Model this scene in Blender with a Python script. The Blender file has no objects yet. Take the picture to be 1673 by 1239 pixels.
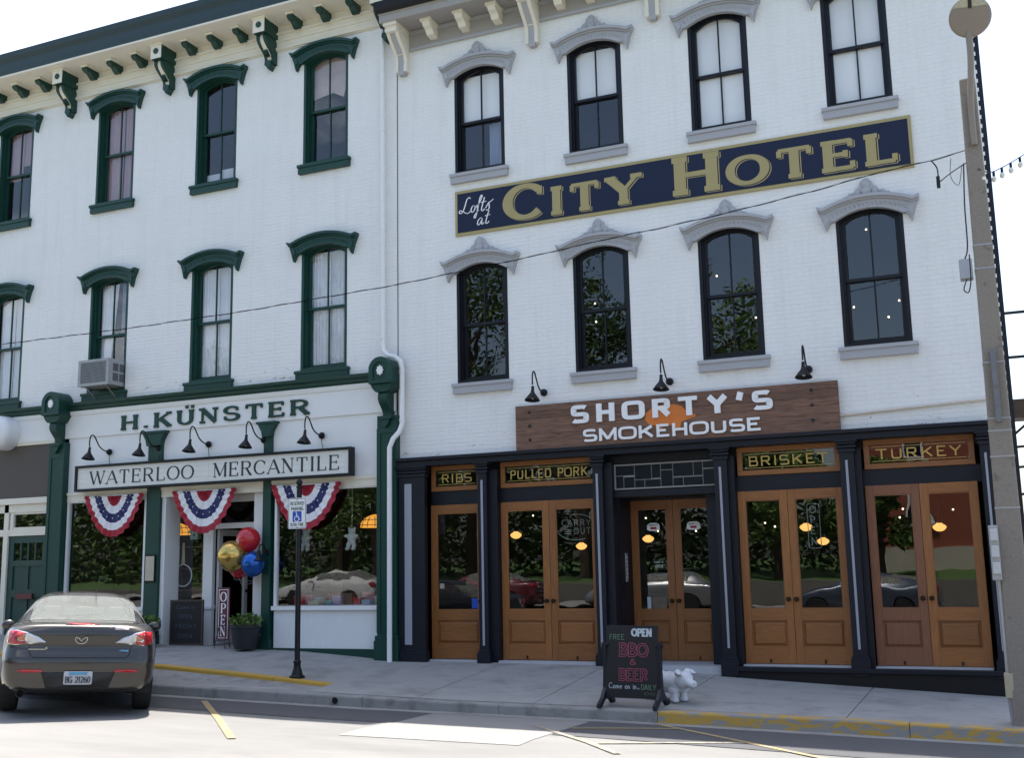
import bpy, bmesh, math, random
from mathutils import Vector, Matrix
from mathutils.bvhtree import BVHTree
random.seed(7)
R = math.radians
SC = bpy.context.scene
COL = SC.collection

# ------------------------------------------------------------------ camera
CAM = Vector((8.047, -16.2, 1.434))
yaw, pitch, roll, FPX = R(23.679), R(9.660), R(-1.1496), 1812.7
fw = Vector((-math.sin(yaw)*math.cos(pitch), math.cos(yaw)*math.cos(pitch), math.sin(pitch)))
r0 = Vector((math.cos(yaw), math.sin(yaw), 0)); u0 = r0.cross(fw)
rt = r0*math.cos(roll)+u0*math.sin(roll); up = u0*math.cos(roll)-r0*math.sin(roll)
cd = bpy.data.cameras.new('camera'); cam = bpy.data.objects.new('camera', cd); COL.objects.link(cam)
cam.matrix_world = Matrix(((rt.x, up.x, -fw.x, CAM.x), (rt.y, up.y, -fw.y, CAM.y), (rt.z, up.z, -fw.z, CAM.z), (0, 0, 0, 1)))
cd.sensor_fit = 'HORIZONTAL'; cd.sensor_width = 36; cd.lens = 36*FPX/1673
cd.clip_start = .05; cd.clip_end = 3000
SC.camera = cam

# ------------------------------------------------------------------ light
SUN_EL, SUN_AZ = R(68), R(-30)          # azimuth measured from +Y towards +X
w = bpy.data.worlds.new('World'); SC.world = w; w.use_nodes = True
nt = w.node_tree; bg = nt.nodes['Background']
sky = nt.nodes.new('ShaderNodeTexSky'); sky.sky_type = 'NISHITA'; sky.sun_disc = False
sky.sun_elevation = SUN_EL; sky.sun_rotation = SUN_AZ; sky.air_density = 1.0; sky.dust_density = 3.0; sky.ozone_density = 1.6
tc = nt.nodes.new('ShaderNodeTexCoord'); mp = nt.nodes.new('ShaderNodeMapping'); mp.inputs['Scale'].default_value = (1.6, 1.6, 4.0)
cn = nt.nodes.new('ShaderNodeTexNoise'); cn.inputs['Scale'].default_value = 1.7; cn.inputs['Detail'].default_value = 9; cn.inputs['Roughness'].default_value = .58
cr = nt.nodes.new('ShaderNodeValToRGB'); cr.color_ramp.elements[0].position = .56; cr.color_ramp.elements[1].position = .80
cm = nt.nodes.new('ShaderNodeMixRGB'); cm.inputs[2].default_value = (11.5, 11.8, 12.2, 1)
nt.links.new(tc.outputs['Generated'], mp.inputs[0]); nt.links.new(mp.outputs[0], cn.inputs[0]); nt.links.new(cn.outputs[0], cr.inputs[0])
nt.links.new(cr.outputs[0], cm.inputs[0]); nt.links.new(sky.outputs[0], cm.inputs[1]); nt.links.new(cm.outputs[0], bg.inputs[0])
bg.inputs[1].default_value = .125
sd = bpy.data.lights.new('sun', 'SUN'); sd.energy = 4.2; sd.angle = R(.53); sd.color = (1, .955, .88)
so = bpy.data.objects.new('sun', sd); COL.objects.link(so)
tosun = Vector((math.sin(SUN_AZ)*math.cos(SUN_EL), math.cos(SUN_AZ)*math.cos(SUN_EL), math.sin(SUN_EL)))
so.rotation_euler = tosun.to_track_quat('Z', 'Y').to_euler(); so.location = (-10, 20, 40)
SC.view_settings.view_transform = 'Standard'; SC.view_settings.look = 'None'; SC.view_settings.gamma = 1
SC.view_settings.exposure = 1.48

# ------------------------------------------------------------------ materials
MATS = {}
def mat(name, col, rough=.6, metal=0., var=.12, scale=6., bump=0., bscale=60., col2=None, mask=None, stretch=(1, 1, 1), coat=0., spec=.5, world=False, streak=0., peel=None, rnd=0.):
    if name in MATS: return MATS[name]
    m = bpy.data.materials.new(name); m.use_nodes = True; n = m.node_tree.nodes; l = m.node_tree.links
    b = n['Principled BSDF']; b.inputs['Roughness'].default_value = rough; b.inputs['Metallic'].default_value = metal
    b.inputs['Specular IOR Level'].default_value = spec; b.inputs['Coat Weight'].default_value = coat
    g = n.new('ShaderNodeTexCoord'); mpn = n.new('ShaderNodeMapping'); mpn.inputs['Scale'].default_value = stretch
    if world: l.new(n.new('ShaderNodeNewGeometry').outputs['Position'], mpn.inputs[0])
    else: l.new(g.outputs['Object'], mpn.inputs[0])
    t = n.new('ShaderNodeTexNoise'); t.inputs['Scale'].default_value = scale; t.inputs['Detail'].default_value = 6; t.inputs['Roughness'].default_value = .6
    l.new(mpn.outputs[0], t.inputs[0])
    mx = n.new('ShaderNodeMixRGB'); c = Vector(col)
    mx.inputs[1].default_value = (*(c*(1-var)), 1); mx.inputs[2].default_value = (*[min(1, x*(1+var)) for x in col], 1)
    l.new(t.outputs[0], mx.inputs[0]); out = mx.outputs[0]
    if col2 is not None:
        t2 = n.new('ShaderNodeTexNoise'); t2.inputs['Scale'].default_value = mask[0]; t2.inputs['Detail'].default_value = 8; t2.inputs['Roughness'].default_value = .65
        l.new(mpn.outputs[0], t2.inputs[0])
        rp = n.new('ShaderNodeValToRGB'); rp.color_ramp.elements[0].position = mask[1]; rp.color_ramp.elements[1].position = mask[2]
        l.new(t2.outputs[0], rp.inputs[0])
        m2 = n.new('ShaderNodeMixRGB'); m2.inputs[2].default_value = (*col2, 1); l.new(rp.outputs[0], m2.inputs[0]); l.new(out, m2.inputs[1]); out = m2.outputs[0]
    if rnd:             # every board its own tone
        oi = n.new('ShaderNodeObjectInfo'); mr_ = n.new('ShaderNodeMapRange'); mr_.inputs[3].default_value = 1-rnd; mr_.inputs[4].default_value = 1+rnd*.6; l.new(oi.outputs['Random'], mr_.inputs[0])
        mv = n.new('ShaderNodeVectorMath'); mv.operation = 'SCALE'; l.new(out, mv.inputs[0]); l.new(mr_.outputs[0], mv.inputs['Scale']); out = mv.outputs[0]
    if streak:          # rain streaks and soot, drawn out downwards
        ms = n.new('ShaderNodeMapping'); ms.inputs['Scale'].default_value = (3.2, 3.2, .28); ps = n.new('ShaderNodeNewGeometry'); l.new(ps.outputs['Position'], ms.inputs[0])
        ts = n.new('ShaderNodeTexNoise'); ts.inputs['Scale'].default_value = 1.6; ts.inputs['Detail'].default_value = 7; ts.inputs['Roughness'].default_value = .62; l.new(ms.outputs[0], ts.inputs[0])
        rs_ = n.new('ShaderNodeValToRGB'); rs_.color_ramp.elements[0].position = .48; rs_.color_ramp.elements[1].position = .78; l.new(ts.outputs[0], rs_.inputs[0])
        mm_ = n.new('ShaderNodeMath'); mm_.operation = 'MULTIPLY'; mm_.inputs[1].default_value = streak; l.new(rs_.outputs[0], mm_.inputs[0])
        m3 = n.new('ShaderNodeMixRGB'); m3.inputs[2].default_value = (.40, .39, .36, 1); l.new(mm_.outputs[0], m3.inputs[0]); l.new(out, m3.inputs[1]); out = m3.outputs[0]
    if peel:            # flaked paint, densest low on the wall
        ps = n.new('ShaderNodeNewGeometry'); sx_ = n.new('ShaderNodeSeparateXYZ'); l.new(ps.outputs['Position'], sx_.inputs[0])
        mr = n.new('ShaderNodeMapRange'); mr.inputs[1].default_value = peel[0]; mr.inputs[2].default_value = peel[1]; mr.inputs[3].default_value = .20; mr.inputs[4].default_value = 0.; l.new(sx_.outputs[2], mr.inputs[0])
        mp2 = n.new('ShaderNodeMapping'); mp2.inputs['Scale'].default_value = (2.2, 2, 7); l.new(ps.outputs['Position'], mp2.inputs[0])
        tp = n.new('ShaderNodeTexNoise'); tp.inputs['Scale'].default_value = 1.9; tp.inputs['Detail'].default_value = 9; tp.inputs['Roughness'].default_value = .7; l.new(mp2.outputs[0], tp.inputs[0])
        ad = n.new('ShaderNodeMath'); ad.operation = 'ADD'; l.new(tp.outputs[0], ad.inputs[0]); l.new(mr.outputs[0], ad.inputs[1])
        rp2 = n.new('ShaderNodeValToRGB'); rp2.color_ramp.elements[0].position = .775; rp2.color_ramp.elements[1].position = .80; l.new(ad.outputs[0], rp2.inputs[0])
        m4 = n.new('ShaderNodeMixRGB'); m4.inputs[2].default_value = (.30, .22, .16, 1); l.new(rp2.outputs[0], m4.inputs[0]); l.new(out, m4.inputs[1]); out = m4.outputs[0]
    l.new(out, b.inputs['Base Color'])
    if bump:
        t3 = n.new('ShaderNodeTexNoise'); t3.inputs['Scale'].default_value = bscale; t3.inputs['Detail'].default_value = 4; l.new(mpn.outputs[0], t3.inputs[0])
        bp = n.new('ShaderNodeBump'); bp.inputs['Strength'].default_value = bump; bp.inputs['Distance'].default_value = .01; l.new(t3.outputs[0], bp.inputs['Height']); l.new(bp.outputs[0], b.inputs['Normal'])
    MATS[name] = m; return m

def glassmat(name, tint=(1, 1, 1), ior=1.9, rough=0., wav=.02, dust=0.):
    m = bpy.data.materials.new(name); m.use_nodes = True; n = m.node_tree.nodes; l = m.node_tree.links
    n.remove(n['Principled BSDF']); o = n['Material Output']
    tr = n.new('ShaderNodeBsdfTransparent'); tr.inputs[0].default_value = (*tint, 1)
    gl = n.new('ShaderNodeBsdfGlossy'); gl.inputs['Roughness'].default_value = rough
    fr = n.new('ShaderNodeFresnel'); ge = n.new('ShaderNodeNewGeometry'); mi_ = n.new('ShaderNodeMix'); mi_.inputs[2].default_value = ior; mi_.inputs[3].default_value = 1/ior   # same reflectance from both sides of a thin pane
    l.new(ge.outputs['Backfacing'], mi_.inputs[0]); l.new(mi_.outputs[0], fr.inputs[0])
    if wav:
        g = n.new('ShaderNodeTexCoord'); t = n.new('ShaderNodeTexNoise'); t.inputs['Scale'].default_value = 2.2; t.inputs['Detail'].default_value = 1
        bp = n.new('ShaderNodeBump'); bp.inputs['Strength'].default_value = wav; bp.inputs['Distance'].default_value = .1
        l.new(g.outputs['Object'], t.inputs[0]); l.new(t.outputs[0], bp.inputs['Height']); l.new(bp.outputs[0], gl.inputs['Normal'])
    mx = n.new('ShaderNodeMixShader'); l.new(fr.outputs[0], mx.inputs[0]); l.new(tr.outputs[0], mx.inputs[1]); l.new(gl.outputs[0], mx.inputs[2]); last = mx
    if dust:
        d = n.new('ShaderNodeBsdfDiffuse'); d.inputs[0].default_value = (.6, .62, .58, 1); m2 = n.new('ShaderNodeMixShader'); m2.inputs[0].default_value = dust
        l.new(mx.outputs[0], m2.inputs[1]); l.new(d.outputs[0], m2.inputs[2]); last = m2
    l.new(last.outputs[0], o.inputs[0]); MATS[name] = m; return m

def emit(name, col, s):
    m = bpy.data.materials.new(name); m.use_nodes = True; b = m.node_tree.nodes['Principled BSDF']
    b.inputs['Base Color'].default_value = (*col, 1); b.inputs['Emission Color'].default_value = (*col, 1); b.inputs['Emission Strength'].default_value = s
    MATS[name] = m; return m

WHITE = mat('white_painted_brick', (.765, .76, .75), .75, var=.06, scale=1.1, bump=.25, bscale=90, world=True, streak=.13, peel=(4.8, 6.0))
WHITEB = mat('white_painted_brick_right', (.77, .765, .75), .75, var=.06, scale=1.1, bump=.25, bscale=90, world=True, streak=.13, peel=(3.2, 4.6))
MORTAR = mat('white_painted_mortar', (.745, .74, .728), .8, var=.05, scale=3, world=True, streak=.13)
CREAM = mat('cream_paint', (.74, .69, .58), .6, var=.06, scale=3)
WPAINT = mat('white_paint', (.76, .76, .75), .55, var=.04, scale=3)
GREEN = mat('dark_green_paint', (.006, .045, .034), .45, var=.18, scale=4, spec=.4)
GREEND = mat('green_door_paint', (.008, .045, .036), .5, var=.15)
SLATE = mat('slate_blue_metal', (.014, .036, .048), .5, var=.1)
BLACK = mat('black_paint', (.005, .005, .0065), .5, var=.2, spec=.35)
NAVY = mat('navy_black_trim', (.0048, .0062, .0125), .5, var=.25, scale=5, spec=.35)
SASHB = mat('black_sash_paint', (.0045, .0055, .0095), .45, var=.15, spec=.35)
GREY = mat('grey_trim_paint', (.37, .37, .39), .6, var=.07)
GREYL = mat('grey_strip_paint', (.30, .31, .36), .55, var=.05)
TAUPE = mat('taupe_soffit', (.33, .31, .29), .7, var=.05)
OAK = mat('oiled_oak', (.28, .106, .027), .42, var=.55, rnd=.16, col2=(.20, .082, .026), mask=(2.2, .50, .80), scale=3.5, stretch=(14, 14, 1.2), bump=.06, bscale=40)
OAKH = mat('oiled_oak_rail', (.265, .10, .025), .42, var=.55, rnd=.16, col2=(.20, .082, .026), mask=(2.2, .50, .80), scale=3.5, stretch=(1.2, 14, 14), bump=.06, bscale=40)
OAKD = mat('oak_weathered', (.21, .082, .036), .55, var=.4, scale=3.5, stretch=(14, 14, 1.2))
PLANK = mat('stained_plank', (.17, .088, .056), .65, rnd=.2, var=.75, scale=3.0, stretch=(1.3, 8, 14), bump=.1, bscale=30, col2=(.035, .02, .015), mask=(4, .52, .72))
NAVYS = mat('navy_sign_enamel', (.006, .012, .038), .45, var=.08, spec=.3)
GOLD = mat('gold_paint', (.36, .295, .125), .5, var=.06)
GILT = mat('gilt_lettering', (.55, .38, .11), .4, metal=.3, var=.1)
LETW = mat('white_lettering', (.80, .80, .80), .4, var=.02)
INK = mat('black_lettering', (.02, .022, .03), .5, var=.1)
ORANGE = mat('orange_panel', (.62, .17, .025), .5, var=.08)
CONC = mat('concrete_walk', (.285, .28, .266), .85, var=.2, scale=2.5, bump=.2, bscale=120, col2=(.17, .165, .155), mask=(1.7, .5, .74), world=True)
KERB = mat('concrete_kerb', (.25, .245, .23), .85, var=.18, scale=4, bump=.2, bscale=90, col2=(.13, .125, .115), mask=(3, .5, .7))
YELL = mat('yellow_kerb_paint', (.45, .27, .035), .7, var=.12, scale=5, col2=(.28, .25, .2), mask=(9, .66, .74))
YELLW = mat('worn_yellow_kerb_paint', (.45, .275, .05), .75, var=.12, scale=5, col2=(.25, .245, .23), mask=(6.5, .475, .53), stretch=(.7, 1.6, 2.4))
ASPH = mat('worn_asphalt', (.155, .152, .145), .9, var=.36, scale=1.2, bump=.3, bscale=160, col2=(.20, .195, .185), mask=(.5, .42, .72), stretch=(.5, 1.6, 1))
ASPHD = mat('newer_asphalt', (.07, .07, .074), .9, var=.2, scale=5, bump=.3, bscale=160)
CONCP = mat('pale_concrete_patch', (.215, .21, .198), .85, var=.16, scale=4, bump=.1, bscale=120)
LINEY = mat('faded_yellow_line', (.38, .25, .06), .8, var=.15, col2=(.2, .19, .17), mask=(11, .43, .58))
LINEW = mat('faded_cream_line', (.36, .31, .20), .8, var=.1, col2=(.17, .165, .155), mask=(9, .42, .56))
GLASS = glassmat('window_glass', ior=1.9, wav=.011)
GLASSD = glassmat('door_glass', tint=(.86, .88, .86), ior=1.9, wav=.011)
GLASSC = glassmat('car_glass', tint=(.55, .6, .56), ior=1.6, wav=0, dust=.22)
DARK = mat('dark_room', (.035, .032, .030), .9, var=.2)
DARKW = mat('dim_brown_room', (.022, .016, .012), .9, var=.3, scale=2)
ROOMW = mat('room_plaster', (.14, .13, .12), .9)
BLIND = mat('white_blind', (.80, .80, .79), .8, var=.03)
CURT = mat('sheer_curtain', (.66, .68, .72), .9, var=.06, scale=8)
PINK = mat('mauve_curtain', (.36, .25, .27), .9, var=.12, scale=4)
METG = mat('galvanised_steel', (.36, .37, .38), .45, metal=.6, var=.12)
METD = mat('dark_iron', (.018, .018, .02), .5, metal=.4, var=.2)
RUST = mat('rusty_steel', (.07, .045, .035), .8, metal=.2, var=.4, scale=12)
POLE = mat('aggregate_concrete_pole', (.235, .205, .172), .9, var=.28, scale=45, bump=.4, bscale=90, col2=(.08, .068, .058), mask=(6, .6, .75))
TAN = mat('tan_lamp_paint', (.23, .19, .15), .5, var=.06)
BRASS = mat('dark_bronze', (.03, .024, .018), .35, metal=.8, var=.1)
LEAF = mat('leaf_green', (.095, .165, .028), .6, var=.45, scale=2)
LEAFD = mat('leaf_dark_green', (.060, .115, .024), .6, var=.45, scale=2)
BARK = mat('bark', (.07, .05, .035), .95, var=.3, scale=8, bump=.4, bscale=30)
GRASS = mat('lawn', (.06, .12, .025), .9, var=.3, scale=3)
BRICKR = mat('red_brick', (.30, .085, .05), .85, var=.25, scale=7)
CHALK = mat('chalkboard', (.008, .0075, .008), .75, var=.25, scale=7)
RED = mat('red_fabric', (.36, .018, .035), .7, var=.12)
BLUEF = mat('navy_fabric', (.022, .025, .11), .7, var=.12)
WHITEF = mat('white_fabric', (.78, .77, .78), .8, var=.05)
BURG = mat('burgundy_board', (.12, .018, .035), .5, var=.15)

# ------------------------------------------------------------------ mesh helpers
class MB:
    def __init__(s): s.v = []; s.f = []; s.m = []
    def add(s, vs, fs, mi=0):
        k = len(s.v); s.v += [tuple(p) for p in vs]
        for f in fs: s.f.append([k+i for i in f]); s.m.append(mi)
        return s
    def box(s, x0, x1, y0, y1, z0, z1, mi=0):
        return s.add([(x0, y0, z0), (x1, y0, z0), (x1, y1, z0), (x0, y1, z0), (x0, y0, z1), (x1, y0, z1), (x1, y1, z1), (x0, y1, z1)],
                     [(0, 3, 2, 1), (4, 5, 6, 7), (0, 1, 5, 4), (1, 2, 6, 5), (2, 3, 7, 6), (3, 0, 4, 7)], mi)
    def prism(s, poly, y0, y1, mi=0, back=True):      # XZ outline (counter-clockwise seen from -Y), front y0
        n = len(poly)
        fs = [list(range(n))]+[((i+1) % n, i, i+n, (i+1) % n+n) for i in range(n)]
        if back: fs.append([2*n-1-i for i in range(n)])
        return s.add([(x, y0, z) for x, z in poly]+[(x, y1, z) for x, z in poly], fs, mi)
    def prismx(s, poly, x0, x1, mi=0):                # YZ outline extruded along X
        n = len(poly)
        return s.add([(x0, y, z) for y, z in poly]+[(x1, y, z) for y, z in poly],
                     [list(range(n)), [2*n-1-i for i in range(n)]]+[((i+1) % n, i, i+n, (i+1) % n+n) for i in range(n)], mi)
    def ring(s, outer, inner, y0, y1, mi=0):          # open band between two XZ polylines
        n = len(outer); vs = []
        for y in (y0, y1): vs += [(x, y, z) for x, z in outer]+[(x, y, z) for x, z in inner]
        fs = []
        for i in range(n-1):
            fs += [(i, i+1, n+i+1, n+i), (n+i, n+i+1, 3*n+i+1, 3*n+i), (i+1, i, 2*n+i, 2*n+i+1), (2*n+i+1, 2*n+i, 3*n+i, 3*n+i+1)]
        fs += [(0, n, 3*n, 2*n), (n-1, 3*n-1, 4*n-1, 2*n-1)]
        return s.add(vs, fs, mi)
    def tube(s, pts, r, n=8, mi=0):
        pts = [Vector(p) for p in pts]; k = len(pts); vs = []; fs = []
        rr = r if isinstance(r, (list, tuple)) else [r]*k
        prev = None
        for i, p in enumerate(pts):
            d = (pts[min(i+1, k-1)]-pts[max(i-1, 0)]).normalized()
            if prev is None: a = d.orthogonal().normalized()
            else: a = (prev-d*prev.dot(d)); a = a.normalized() if a.length > 1e-6 else d.orthogonal().normalized()
            prev = a; b = d.cross(a)
            for j in range(n): t = 2*math.pi*j/n; vs.append(p+(a*math.cos(t)+b*math.sin(t))*rr[i])
        for i in range(k-1):
            for j in range(n): fs.append((i*n+j, i*n+(j+1) % n, (i+1)*n+(j+1) % n, (i+1)*n+j))
        fs += [list(range(n))[::-1], [(k-1)*n+j for j in range(n)]]
        return s.add(vs, fs, mi)
    def lathe(s, prof, c=(0, 0, 0), n=20, mi=0, ax='z'):
        vs = []; fs = []; k = len(prof)
        for r, h in prof:
            for j in range(n):
                t = 2*math.pi*j/n; a, b = r*math.cos(t), r*math.sin(t)
                vs.append({'z': (c[0]+a, c[1]+b, c[2]+h), 'y': (c[0]+a, c[1]+h, c[2]-b), 'x': (c[0]+h, c[1]+a, c[2]+b)}[ax])
        for i in range(k-1):
            for j in range(n): fs.append((i*n+j, i*n+(j+1) % n, (i+1)*n+(j+1) % n, (i+1)*n+j))
        if prof[0][0] > 1e-5: fs.append(list(range(n))[::-1])
        if prof[-1][0] > 1e-5: fs.append([(k-1)*n+j for j in range(n)])
        return s.add(vs, fs, mi)
    def ball(s, c, r, n=14, mi=0, sc=(1, 1, 1)):
        m = n//2+1; vs = []; fs = []
        for i in range(m+1):
            t = math.pi*i/m
            for j in range(n): p = 2*math.pi*j/n; vs.append((c[0]+r*sc[0]*math.sin(t)*math.cos(p), c[1]+r*sc[1]*math.sin(t)*math.sin(p), c[2]+r*sc[2]*math.cos(t)))
        for i in range(m):
            for j in range(n): fs.append((i*n+j, (i+1)*n+j, (i+1)*n+(j+1) % n, i*n+(j+1) % n))
        return s.add(vs, fs, mi)
    def mesh(s, name, mats, smooth=False):
        me = bpy.data.meshes.new(name); me.from_pydata(s.v, [], s.f)
        for m in (mats if isinstance(mats, (list, tuple)) else [mats]): me.materials.append(m)
        me.polygons.foreach_set('material_index', s.m)
        if smooth: me.polygons.foreach_set('use_smooth', [True]*len(me.polygons))
        me.update(); return me
    def build(s, name, mats, parent=None, smooth=False, bevel=0, loc=None):
        o = link(name, s.mesh(name, mats, smooth), parent, loc)
        if smooth: autosmooth(o)
        if bevel: bv(o, bevel)
        return o
def autosmooth(o):
    m = o.modifiers.new('edges', 'EDGE_SPLIT'); m.split_angle = R(38)
def bv(o, wd, seg=2):
    m = o.modifiers.new('bevel', 'BEVEL'); m.width = wd; m.segments = seg; m.limit_method = 'ANGLE'; m.angle_limit = R(40)
def wpos(o):
    p = Vector((0, 0, 0))
    while o is not None: p = p+o.location; o = o.parent
    return p
def link(name, me, parent=None, loc=None):
    """loc: local position; without it the mesh is in world coordinates even under a moved (unrotated) parent"""
    o = bpy.data.objects.new(name, me); COL.objects.link(o)
    if parent is not None:
        o.parent = parent
        o.location = loc if loc is not None else -wpos(parent)
    elif loc is not None: o.location = loc
    return o
def tag(o, label, cat=None, group=None):
    o['label'] = label
    if cat: o['category'] = cat
    if group: o['group'] = group
    return o
def thing(name, label, cat, loc=(0, 0, 0), group=None, rotz=0):
    o = bpy.data.objects.new(name, None); COL.objects.link(o); o.location = loc; o.rotation_euler = (0, 0, rotz); o.empty_display_size = .1
    return tag(o, label, cat, group)
def kind(o, k): o['kind'] = k; return o
def dup(o, parent=None, loc=None):
    c = o.copy(); COL.objects.link(c)
    if parent is not None: c.parent = parent
    if loc is not None: c.location = loc
    for ch in list(o.children): dup(ch, c)
    return c
def ray(px, py): return fw+rt*((px-836.5)/FPX)+up*((619.5-py)/FPX)
def atY(px, py, Y): d = ray(px, py); return CAM+d*((Y-CAM.y)/d.y)

# ------------------------------------------------------------------ ground heights
def lerp(t, x):
    if x <= t[0][0]: return t[0][1]
    for (a, za), (b, zb) in zip(t, t[1:]):
        if x <= b: return za+(zb-za)*(x-a)/(b-a)
    return t[-1][1]
ZB = [(-30, 1.1), (-14, .50), (-10, .34), (-5.87, .19), (-4.9, .175), (-2.89, .105), (-1.24, -.015), (2.4, -.03), (4.25, -.152), (6.0, -.246), (7.83, -.334), (12, -.5), (40, -1.5)]
ZY = [(-30, .8), (-10, .3), (-4.3, .06), (-2.55, -.045), (-1.8, -.1), (-1.0, -.165)]
ZK = [(-30, .45), (-10, 0), (-3.6, -.15), (-.9, -.21), (1.3, -.262), (2.7, -.275), (4.07, -.285), (6.2, -.308), (8, -.35), (12, -.48), (40, -1.4)]
ZG = [(-30, .3), (-10, -.15), (-3.6, -.29), (0, -.37), (4, -.42), (8, -.5), (12, -.62), (40, -1.5)]
def gz(X, Y):
    if Y >= -3.0:
        if X < -1.0:
            if Y >= -2.2: t = max(0, -Y/2.2); return lerp(ZB, X)*(1-t)+lerp(ZY, X)*t
            return lerp(ZK, X)
        t = max(0, -Y/3.0); return lerp(ZB, X)*(1-t)+lerp(ZK, X)*t
    d = -3.03-Y
    return lerp(ZG, X)+.055*min(max(d, 0), 2.5)+.025*min(max(d-2.5, 0), 3)-.02*max(0, d-11)
def sheet(mb, xs, ys, dz=0, mi=0, zf=gz):
    vs = [(x, y, zf(x, y)+dz) for y in ys for x in xs]; n = len(xs)
    fs = [(j*n+i, j*n+i+1, (j+1)*n+i+1, (j+1)*n+i) for j in range(len(ys)-1) for i in range(n-1)]
    return mb.add(vs, fs, mi)
def frange(a, b, st):
    n = max(1, round((b-a)/st)); return [a+(b-a)*i/n for i in range(n+1)]
# big terrain
m = MB(); xs = [-900, -300, -100, -45]+frange(-40, 40, 4)+[45, 100, 300, 900]; ys = [-900, -300, -100, -60, -40, -30, -24]
def tz(x, y): return gz(max(-40, min(40, x)), -16)-.06
sheet(m, xs, ys[::1], 0, 0, tz)
kind(m.build('ground', GRASS), 'structure')
m = MB(); sheet(m, [-900, -100, -40, -10, 8, 40, 100, 900], [-3.0, 0, 14, 100, 900], 0, 0, lambda x, y: gz(max(-40, min(40, x)), 0)-.25-(0.03 if y > 0 else .2))
kind(m.build('back_ground', CONC), 'structure')
# road
m = MB(); sheet(m, [-120, -60]+frange(-40, -12, 2)+frange(-11.5, 12, .5)+frange(14, 40, 2)+[60, 120], [-24, -20, -17, -14, -11.5, -8.53, -7.5, -6.5, -5.53, -5, -4.5, -4, -3.5, -3.03])
kind(m.build('road', ASPH), 'structure')
def patch(name, pts, ma, dz, n=10):
    a, b, c, d = [Vector((p[0], p[1], 0)) for p in pts]; mb = MB(); vs = []
    for j in range(n+1):
        for i in range(n+1):
            p = (a.lerp(b, i/n)).lerp(d.lerp(c, i/n), j/n); vs.append((p.x, p.y, gz(p.x, p.y)+dz))
    mb.add(vs, [(j*(n+1)+i, j*(n+1)+i+1, (j+1)*(n+1)+i+1, (j+1)*(n+1)+i) for j in range(n) for i in range(n)])
    return kind(mb.build(name, ma), 'structure')
patch('concrete_patch', [(1.18, -3.06), (3.30, -3.06), (3.56, -5.98), (1.56, -6.05)], CONCP, .005, 24)
patch('asphalt_patch', [(-9, -3.06), (1.17, -3.06), (1.45, -4.75), (-9, -4.55)], ASPHD, .006, 24)
patch('asphalt_patch', [(3.31, -3.06), (12, -3.06), (12, -5.6), (3.50, -5.0)], ASPHD, .006, 24)
def line(a, b, wd, ma=LINEY):
    a = Vector((*a, 0)); b = Vector((*b, 0)); p = (b-a).normalized().cross(Vector((0, 0, 1)))*wd/2
    patch('parking_line', [a-p, a+p, b+p, b-p], ma, .011, 16)
line((-2.2, -3.55), (.75, -6.75), .085); line((-6.4, -3.5), (-3.5, -6.7), .085)
line((2.95, -4.15), (4.6, -6.1), .08, LINEW); line((3.45, -4.25), (4.5, -3.62), .09); line((4.15, -3.25), (6.35, -5.5), .085)
line((4.15, -5.56), (5.45, -4.62), .09, LINEW); line((6.35, -5.5), (8.6, -7.7), .11, LINEW)
# sidewalk with separate slabs
base = MB(); sheet(base, frange(-30, 40, 1), [-2.99, -2.2, -1, .02], -.05)
walk = kind(base.build('sidewalk', KERB), 'structure')
def slab(x0, x1, y0, y1):
    g = .006; n = max(2, round((x1-x0)/.5)); k = max(2, round((y1-y0)/.5)); mb = MB()
    e = 1e-3
    xs = [x0+g+(x1-x0-2*g)*i/n for i in range(n+1)]; ys = [y0+g+(y1-y0-2*g)*j/k for j in range(k+1)]
    yc = (y0+y1)/2
    zf = lambda x, y: gz(min(x, -1.0-e) if x1 <= -.99 else max(x, -1.0), max(y, y0+e*2) if yc > -2.2 else min(y, -2.2-e))
    vs = [(x, y, zf(x, y)) for y in ys for x in xs]; nn = n+1
    mb.add(vs, [(j*nn+i, j*nn+i+1, (j+1)*nn+i+1, (j+1)*nn+i) for j in range(k) for i in range(n)])
    loop = [i for i in range(nn)]+[j*nn+n for j in range(1, k+1)]+[k*nn+i for i in range(n-1, -1, -1)]+[j*nn for j in range(k-1, 0, -1)]
    L = len(loop); mb.add([vs[i] for i in loop]+[(vs[i][0], vs[i][1], vs[i][2]-.06) for i in loop], [((i+1) % L, i, i+L, (i+1) % L+L) for i in range(L)])
    mb.build('slab', CONC, walk)
for a, b in zip([-15.4, -13, -10.6, -8.2, -5.8, -3.4], [-13, -10.6, -8.2, -5.8, -3.4, -1.0]):
    slab(a, b, -2.19, -.0); slab(a, b, -2.86, -2.21)
for a, b in zip([-1.0, .72, 2.4, 4.06, 6.22, 8.4, 10.6], [.72, 2.4, 4.06, 6.22, 8.4, 10.6, 12.8]): slab(a, b, -2.86, 0)
def kerb(name, x0, x1, y0, y1, ztop, zbot, ma, par=None):
    mb = MB(); xs = frange(x0, x1, .4); vs = []; r = .025
    for x in xs:
        t, bt = ztop(x), zbot(x); t = max(t, bt+.004)
        rr = min(r, (t-bt)*.5)
        vs += [(x, y1, t), (x, y0+rr, t), (x, y0+.3*rr, t-.3*rr), (x, y0, t-rr), (x, y0-.012, bt-.05), (x, y1, bt-.05)]
    n = 6; fs = []
    for i in range(len(xs)-1):
        for j in range(5): fs.append((i*n+j, i*n+j+1, (i+1)*n+j+1, (i+1)*n+j))
    fs += [[0, 1, 2, 3, 4, 5][::-1], [(len(xs)-1)*n+j for j in range(6)]]
    mb.add(vs, fs); return kind(mb.build(name, ma, par), 'structure')
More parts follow.
